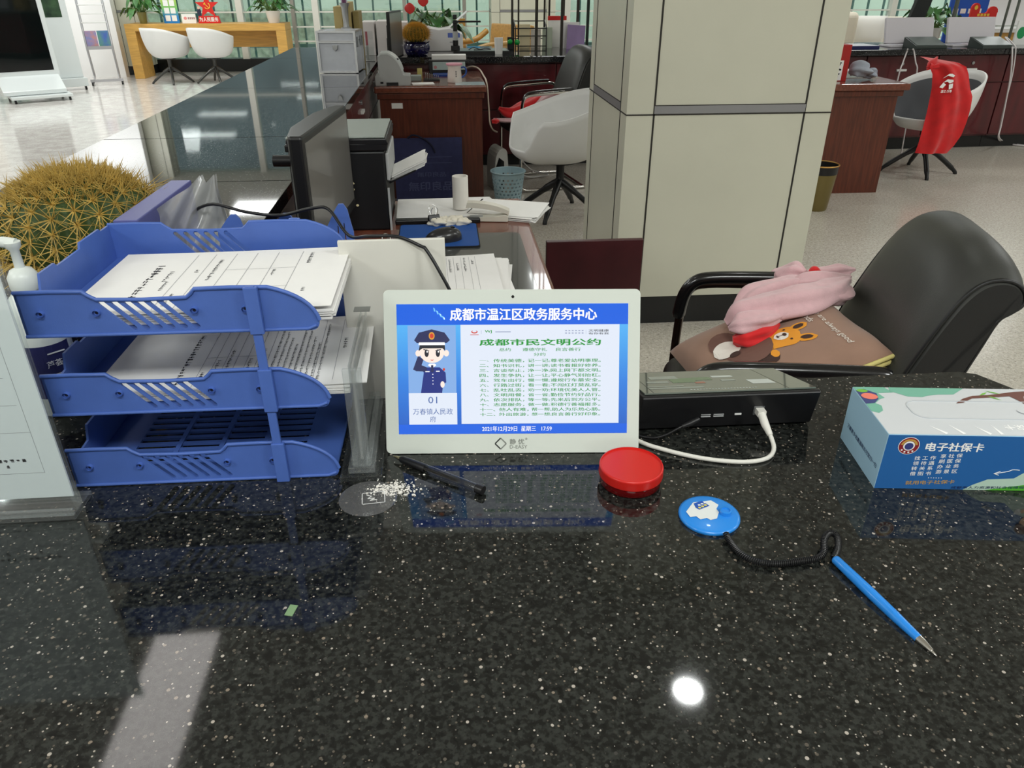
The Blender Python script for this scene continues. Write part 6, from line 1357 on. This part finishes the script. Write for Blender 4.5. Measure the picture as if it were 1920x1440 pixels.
# ---------------------------------------------------------------- back centre: brochure rack, rods, wooden chair
rod_m = mat('dark_bronze_rod', (44, 40, 30), 0.5)
rod_g = 'dark rods standing along the back worktop'
for x, y, rad in ((0.625, 7.02, 0.010), (0.705, 7.30, 0.008), (0.832, 7.02, 0.013), (0.935, 7.30, 0.009), (0.985, 7.36, 0.009), (1.050, 7.02, 0.013), (1.115, 7.36, 0.009), (1.215, 7.2, 0.013)):
    tag(MB().cyl((0, 0, 0), (0, 0, CEIL - Z), rad, n=10).build('screen_rod', rod_m, loc=(x, y, Z)), 'dark upright rod standing on the back worktop behind the chrome-armed chair', 'rod', rod_g)
for x, y in ((1.33, 7.34), (1.50, 7.2)):
    tag(MB().cyl((0, 0, 0), (0, 0, CEIL - Z), 0.014, n=10).build('screen_rod', mat('dark_green_rod_%d' % (x * 100), (26, 44, 34), 0.5), loc=(x, y, Z)), 'dark green upright rod before the glass, left of the cream pillar', 'rod', 'dark green rods beside the pillar')
t = thing('leaflet_rack', 'black wire leaflet rack holding papers behind the dark rods', 'leaflet rack', (0.66, 7.10, Z))
b = MB()
for x in (0.0, 0.27):
    b.tube([(x, 0, 0), (x, 0, 0.16), (x, 0.16, 0.22), (x, 0.16, 0)], 0.005, 6)
for z in (0.02, 0.10, 0.16): b.tube([(0, 0, z), (0.27, 0, z)], 0.004, 6); b.tube([(0, 0.16, z + 0.05), (0.27, 0.16, z + 0.05)], 0.004, 6)
b.build('wire_frame', black_pl, t)
for k, (x, y, w, h, c, lab) in enumerate(((0.70, 7.13, 0.09, 0.19, (228, 214, 176), 'cream leaflets in the black wire rack'), (0.80, 7.14, 0.085, 0.15, (214, 206, 196), 'pale leaflets in the middle of the wire rack'), (0.90, 7.13, 0.085, 0.165, (186, 196, 176), 'grey-green leaflets at the right of the wire rack'), (0.96, 7.23, 0.15, 0.245, (236, 234, 230), 'white document folder with a red top behind the rods'))):
    o = MB().box(0, w, 0, 0.02, 0, h, 0); 
    if k == 3: o.box(-0.002, w + 0.012, -0.002, 0.022, h - 0.03, h + 0.005, 1)
    tag(o.build('leaflets' if k < 3 else 'document_folder', [mat('leaflet_%d' % k, c, 0.6), red_pl], loc=(x, y, Z), bevel=0.001), lab, 'leaflets' if k < 3 else 'folder')
M_ = M.Rotation(math.radians(-14), 4, 'X') @ M.Rotation(math.radians(4), 4, 'Y')
tag(MB().box(0, 0.155, 0, 0.008, 0, 0.195, 0, M_).build('purple_folder', mat('lilac_folder', (150, 128, 172), 0.6, var=0.06), loc=(1.10, 7.05, Z)), 'lilac folder propped up behind the black leather backrest', 'folder')
tag(MB().box(0, 0.17, 0, 0.012, 0, 0.205).build('white_papers', paper, loc=(1.05, 7.12, Z)), 'white papers standing behind the lilac folder', 'papers')
t = thing('desk_toy', 'black clip with two shiny green balls left of the wire rack', 'ornament', (0.600, 6.96, Z + 0.0))
MB().box(-0.02, 0.03, 0, 0.03, 0.0, 0.10).build('clip', black_pl, t, bevel=0.003)
gb = mat('green_glass_ball', (20, 150, 60), 0.1)
MB().ball((0.0, -0.012, 0.065), 0.021).build('ball', gb, t); MB().ball((0.062, 0.0, 0.06), 0.023).build('ball', gb, t)
light_wood = mat('honey_wood', (190, 146, 74), 0.4, var=0.15, stretch=(1, 6, 6))
t = thing('wooden_armchair', 'honey wooden armchair beyond the back worktop', 'chair', (0.53, 8.25, 0), math.radians(38))
MB().box(-0.42, 0.22, -0.30, 0.30, 0.40, 0.46).build('seat', light_wood, t, bevel=0.01)
MB().box(0.0, 0.05, -0.30, 0.30, 0.46, 1.0, 0, M.Translation((0.12, 0, 0)) @ M.Rotation(math.radians(8), 4, 'Y')).build('backrest', light_wood, t, bevel=0.012)
for y in (-0.28, 0.28):
    MB().tube(catmull([(-0.46, y, 0.80), (-0.30, y, 0.83), (0.0, y, 0.84), (0.18, y, 0.92)], 5), 0.028, 10).build('armrest', light_wood, t)
    for x in (-0.40, 0.18): MB().box(x - 0.02, x + 0.02, y - 0.02, y + 0.02, 0, 0.80 if x < 0 else 0.46).build('leg', light_wood, t)
t = thing('honey_box', 'small honey-coloured wooden panel between printer and document camera', 'panel', (at(862, 60, Y=8.9).x - 0.06, 8.9, 0))
MB().box(0, 0.12, 0, 0.05, 0, 1.02).build('panel', light_wood, t)

# ---------------------------------------------------------------- right side
t = thing('waste_bin', 'olive metal waste bin with a gold rim beside the right desk', 'bin', (2.53, 4.93, 0))
MB().lathe([(0, 0.004), (0.078, 0.0), (0.082, 0.01), (0.105, 0.245), (0.102, 0.245), (0.08, 0.012), (0, 0.012)], n=32).build('bucket', mat('olive_brass_metal', (122, 108, 64), 0.35, metal=0.5), t)
MB().lathe([(0.1055, 0.246), (0.108, 0.30), (0.102, 0.30), (0.100, 0.246)], n=32).build('bag_collar', black_pl, t)
MB().tube([(0.108 * math.cos(2 * PI * i / 36), 0.108 * math.sin(2 * PI * i / 36), 0.302) for i in range(36)], 0.005, 8, closed=True).build('rim', mat('gold_rim', (196, 152, 84), 0.3, metal=0.6), t)
t = thing('gift_box', 'red box with a black and white printed panel, standing on the right desk', 'box', (2.66, 5.45, DZ))
MB().box(0, 0.19, 0, 0.13, 0, 0.235, 0).build('carton', mat('red_carton', (168, 30, 28), 0.5), t, bevel=0.002)
b = MB().rect(-0.05, 0.15, 0.005, 0.135, 0, 0, frame((0, -0.0012, 0), (1, 0, 0), (0, 0, 1)))
r = random.Random(3)
for i in range(14): x = r.uniform(0.085, 0.135); y = r.uniform(0.04, 0.12); b.disc(x, y, r.uniform(0.004, 0.011), r.uniform(0.004, 0.010), 0.0006, 1, frame((0, -0.0012, 0), (1, 0, 0), (0, 0, 1)), 8)
b.build('printed_panel', [white_t, mat('black_blotch', (40, 42, 50), 0.6)], t)
b = MB(); grey_cl = mat('grey_blue_cloth', (156, 162, 174), 0.85, sheen=0.2, var=0.1)
rollf(b, [(0.0, 0.02, 0.03), (0.03, 0.0, 0.06), (0.08, -0.01, 0.055), (0.11, 0.02, 0.02)], [0.02, 0.055, 0.06, 0.02], 0.8, 0, 2, 5, 0.2)
rollf(b, [(0.10, 0.02, 0.02), (0.15, 0.01, 0.035), (0.20, 0.03, 0.02)], [0.02, 0.05, 0.015], 0.7, 0, 4, 5, 0.2)
tag(b.build('cloth', grey_cl, loc=(2.905, 5.50, DZ + 0.01)), 'crumpled grey-blue cloth on the right desk beside the red box', 'cloth')
tag(MB().box(0, 0.26, 0, 0.36, 0, 0.003).build('plastic_sheet', mat('pale_plastic_sheet', (176, 176, 164), 0.15), loc=(2.93, 5.62, DZ)), 'pale plastic sheet on the right desk under the cloth', 'sheet')
tag(MB().box(0, 0.22, 0, 0.30, 0, 0.008, 0).box(0.12, 0.20, 0.22, 0.30, 0.008, 0.010, 1).build('notepad', [mat('lilac_white_paper', (206, 200, 204), 0.7), mat('yellow_slip', (222, 200, 70), 0.7)], loc=(3.005, 6.00, DZ), rz=0.0), 'white notepad with a yellow slip behind the right desk', 'notepad')
# on the right worktop
sc_back = mat('white_monitor_back', (204, 200, 206), 0.4)
def screenback(x, y, lab):
    t = thing('monitor', lab, 'monitor', (x, y, Z), 0.05)
    MB().box(0, 0.46, 0, 0.03, 0.03, 0.245, 0, M.Rotation(math.radians(-16), 4, 'X')).build('screen_back', sc_back, t, bevel=0.006)
    MB().box(0.02, 0.42, -0.05, 0.14, 0, 0.014).build('base', sc_back, t, bevel=0.004)
    return t
a = at(1683, 92, z=Z); screenback(a.x, 6.98, 'white monitor back left of another on the right worktop, by the leaning black post')
a = at(1782, 88, z=Z); screenback(a.x, 7.0, 'white monitor back standing in front of the red cloud-shaped sign')
dk_box = mat('dark_green_grey_device', (52, 60, 58), 0.35)
def wedge(x, y, lab):
    t = thing('signing_terminal', lab, 'terminal', (x, y, Z), 0.05)
    MB().prism([(0, 0), (0.20, 0), (0.20, 0.085), (0.0, 0.025)], lambda u, v, q: V((q, u, v)), 0, 0.29).build('housing', dk_box, t, bevel=0.003)
    MB().box(0.01, 0.28, 0.008, 0.20, 0.0005, 0.002, 0, M.Translation((0, 0, 0.026)) @ M.Rotation(math.atan2(0.06, 0.2), 4, 'X')).build('glass', mat('dark_glass_%d' % int(x * 100), (80, 90, 88), 0.35), t)
    return t
a = at(1722, 93, z=Z); wedge(a.x, 6.74, 'dark wedge-shaped terminal in front of the left white monitor')
a = at(1820, 89, z=Z); wedge(a.x, 6.71, 'dark wedge-shaped terminal in front of the right white monitor')
t = thing('display_pad', 'thin navy-edged device with a bright white top at the left of the right worktop', 'display', (3.42, 6.74, Z), 0.05)
MB().box(0, 0.36, 0, 0.26, 0, 0.028, 0).build('body', mat('navy_device', (30, 36, 84), 0.4), t, bevel=0.003)
MB().box(0.008, 0.352, 0.004, 0.25, 0.0282, 0.0295).build('white_top', mat('bluish_white_top', (238, 238, 246), 0.3), t)  # even near-white base colour without emission
wc = mat('white_lead', (206, 200, 200), 0.5)
tag(MB().tube(catmull([at(1702, 92, z=Z + 0.01), at(1700, 98, Y=6.66), at(1692, 120, Y=6.60), at(1686, 138, Y=6.55), V((at(1686, 138, Y=6.55).x - 0.02, 6.52, 0.35)), V((at(1686, 138, Y=6.55).x, 6.50, 0.008))], 4), 0.006, 6).build('white_lead', wc), 'left of two thin white leads hanging from the right worktop', 'cable')
tag(MB().tube(catmull([at(1712, 92, z=Z + 0.01), at(1714, 98, Y=6.66), at(1717, 118, Y=6.60), at(1719, 136, Y=6.58), V((at(1719, 136, Y=6.58).x, 6.56, 0.35)), V((at(1719, 136, Y=6.58).x, 6.52, 0.008))], 4), 0.006, 6).build('white_lead', wc), 'right of two thin white leads hanging beside the red vest', 'cable')
cp = [at(1885, 70, Y=6.95), at(1895, 84, Y=6.78), at(1898, 95, Y=6.70), at(1895, 140, Y=6.68), at(1886, 190, Y=6.67), at(1877, 235, Y=6.66), at(1872, 258, Y=6.64), at(1880, 266, z=0.012), at(1900, 271, z=0.010), at(1925, 274, z=0.010)]
tag(MB().tube(catmull(cp, 5), 0.007, 6).tube(catmull([p + V((0.02 + 0.02 * math.sin(i), 0.01, 0)) for i, p in enumerate(cp)], 5), 0.006, 6).build('white_lead', wc), 'long twisted white lead hanging down to the floor at the far right', 'cable')
# the sofa corner beyond
cream = mat('cream_sofa_leather', (226, 218, 200), 0.5, var=0.03)
t = thing('sofa', 'cream sofa beyond the right worktop', 'sofa', (4.62, 9.2, 0), 0.0)
MB().box(0, 1.9, 0, 0.85, 0.12, 0.42).build('seat', cream, t, bevel=0.06, seg=4)
for x in (0.1, 1.8):
    for y in (0.1, 0.75): MB().cyl((x, y, 0), (x, y, 0.125), 0.03).build('foot', bl_leg, t)
for x in (0.02, 0.42, 0.82): MB().box(x + 0.01, x + 0.39, 0.55, 0.80, 0.42, 0.98, 0).build('back_cushion', cream, t, bevel=0.06, seg=4)
MB().box(-0.02, 0.22, 0.0, 0.85, 0.12, 1.06).build('arm', cream, t, bevel=0.06, seg=4)
p = at(1616, 62, Y=9.62)
tag(MB().grid(lambda u, v: V((0.20 * (u * 2 - 1), 0.07 * max(0, (1 - abs(u * 2 - 1) ** 3)) ** 0.6 * max(0, (1 - abs(v * 2 - 1) ** 3)) ** 0.6, 0.17 * (v * 2 - 1))), 16, 16).grid(lambda u, v: V((0.20 * (u * 2 - 1), -0.07 * max(0, (1 - abs(u * 2 - 1) ** 3)) ** 0.6 * max(0, (1 - abs(v * 2 - 1) ** 3)) ** 0.6, 0.17 * (v * 2 - 1))), 16, 16).build('throw_pillow', mat('white_pillow', (236, 234, 228), 0.8), loc=(p.x + 0.06, 9.60, p.z + 0.02), rz=-0.15), 'white pillow with thin markings on the cream sofa', 'pillow')
t = thing('side_table', 'small cream side table with a grey tray before the sofa', 'table', (4.86, 8.55, 0))
MB().box(0, 0.62, 0, 0.5, 0.70, 0.74).build('tabletop', mat('cream_table_top', (226, 218, 196), 0.4), t); MB().box(0.03, 0.59, 0.03, 0.47, 0, 0.70).build('body', mat('grey_table_body', (178, 182, 178), 0.5), t)
M_ = M.Rotation(math.radians(14), 4, 'Y')
tag(MB().box(-0.07, 0.07, 0, 0.05, -0.02, 0.75, 0, M_).build('slanting_post', mat('matt_black_panel', (20, 24, 22), 0.6), loc=(at(1700, 80, Y=7.32).x, 7.32, Z + 0.02), bevel=0.004), 'broad matt black post leaning right behind the left white monitor', 'post')
rg = mat('grey_green_rod', (86, 92, 84), 0.5)
for px_, py_, yy in ((1778, 72, 7.28), (1890, 77, 7.2), (1883, 40, 7.9)):
    p = at(px_, py_, Y=yy); z0 = Z if yy < 7.7 else 0
    tag(MB().cyl((0, 0, 0), (0, 0, CEIL - z0), 0.018 if px_ < 1800 else 0.012, n=10).build('screen_rod', rg, loc=(p.x, yy, z0)), 'thick grey-green upright rod between the two white monitors' if px_ < 1800 else ('grey upright rod at the right end of the right worktop' if yy < 7.7 else 'thin grey rod behind the red cloud-shaped sign'), 'rod')
p = at(1815, 14, Y=8.3)
t = thing('notice_board', 'blue notice board with white print behind the red cloud-shaped sign', 'board', (p.x, 8.3, 0))
MB().box(-0.20, 0.22, 0, 0.02, 0.80, 1.55).build('panel', mat('blue_board', (34, 88, 190), 0.5), t)
b = MB()
for k in range(4): b.rect(-0.16 + 0.085 * k, -0.10 + 0.085 * k, 1.075, 1.12, 0, 0, frame((0, -0.0015, 0), (1, 0, 0), (0, 0, 1)))
b.rect(-0.18, 0.1, 0.95, 0.965, 0, 0, frame((0, -0.0015, 0), (1, 0, 0), (0, 0, 1))); b.build('print', white_t, t)
MB().box(-0.02, 0.02, 0.021, 0.05, 0, 1.5).build('support', rg, t)
p = at(1842, 35, Y=7.9); 
t = thing('cloud_sign', 'red cloud-shaped sign with gold marks above the right white monitor', 'sign', (p.x, 7.9, p.z - 0.35))
out = [(-0.13, 0.0), (0.135, 0.0), (0.14, 0.40)] + [(0.14 - 0.05 + 0.055 * math.cos(math.radians(a)), 0.41 + 0.05 * math.sin(math.radians(a))) for a in range(0, 181, 30)] + [(0.02, 0.40), (-0.05, 0.40)] + [(-0.095 + 0.045 * math.cos(math.radians(a)), 0.45 + 0.04 * math.sin(math.radians(a))) for a in range(0, 181, 30)]
MB().prism(out, lambda u, v, q: V((u, q, v)), 0, 0.02).build('board', red_s, t)
b = MB(); F = frame((0, -0.0015, 0), (1, 0, 0), (0, 0, 1))
for k in range(4): b.rect(-0.06 + 0.032 * k, -0.038 + 0.032 * k, 0.405, 0.432, 0, 0, F) if False else b.rect(-0.065 + 0.034 * k, -0.040 + 0.034 * k, 0.372, 0.395, 0, 0, F)
for k in range(3): b.rect(-0.03 + 0.036 * k, -0.005 + 0.036 * k, 0.33, 0.352, 0, 0, F)
b.disc(-0.095, 0.45, 0.018, 0.02, 0, 0, F); b.build('gold_print', gold, t)
MB().box(-0.05, 0.05, 0.021, 0.12, -(p.z - 0.35), 0.0).box(-0.03, 0.03, 0.021, 0.04, 0, 0.2).build('stand', red_s, t)
p = at(1758, 5, Y=7.85); plant('bright green leafy plant beside the blue notice board', (p.x, 7.85, p.z - 0.42), white_pot, 0.10, 0.20, 40, 0.30, 0.05, 23, 0.6)
t = thing('plant_table', 'pale stand under the bright green plant', 'stand', (p.x - 0.2, 7.65, 0)); MB().box(0, 0.45, 0, 0.4, 0, p.z - 0.422).build('body', mat('pale_cream_stand', (228, 222, 204), 0.5), t)
p = at(1895, 40, Y=8.8)
t = thing('wooden_shelf', 'low wooden shelf with white papers at the top right corner', 'shelf', (p.x - 0.15, 8.8, 0))
MB().box(-0.15, 0.9, 0, 0.4, 0.86, 0.90).build('shelf_board', white_pl, t); MB().box(-0.12, 0.88, 0.03, 0.38, 0, 0.859).build('cabinet_body', light_wood, t)
MB().box(-0.1, 0.9, 0.30, 0.34, 0.92, 1.5, 0).build('white_panel', mat('white_poster_panel', (228, 226, 226), 0.6), t)
tag(MB().box(0, 0.34, 0, 0.24, 0, 0.03).build('paper_stack', paper, loc=(at(1880, 78, z=Z).x + 0.03, 6.98, Z), rz=0.05), 'white papers at the right end of the right worktop', 'papers')
p = at(1915, 35, Y=7.0)
tag(MB().box(0, 0.2, 0, 0.02, 0, 0.20, 0).disc(0.05, 0.10, 0.04, 0.05, 0, 1, frame((0, -0.0012, 0), (1, 0, 0), (0, 0, 1))).build('table_card', [white_t, mat('green_mark', (40, 150, 90), 0.5)], loc=(at(1908, 62, Y=7.1).x, 7.12, Z)), 'white card with a green mark at the right edge of the picture', 'card')
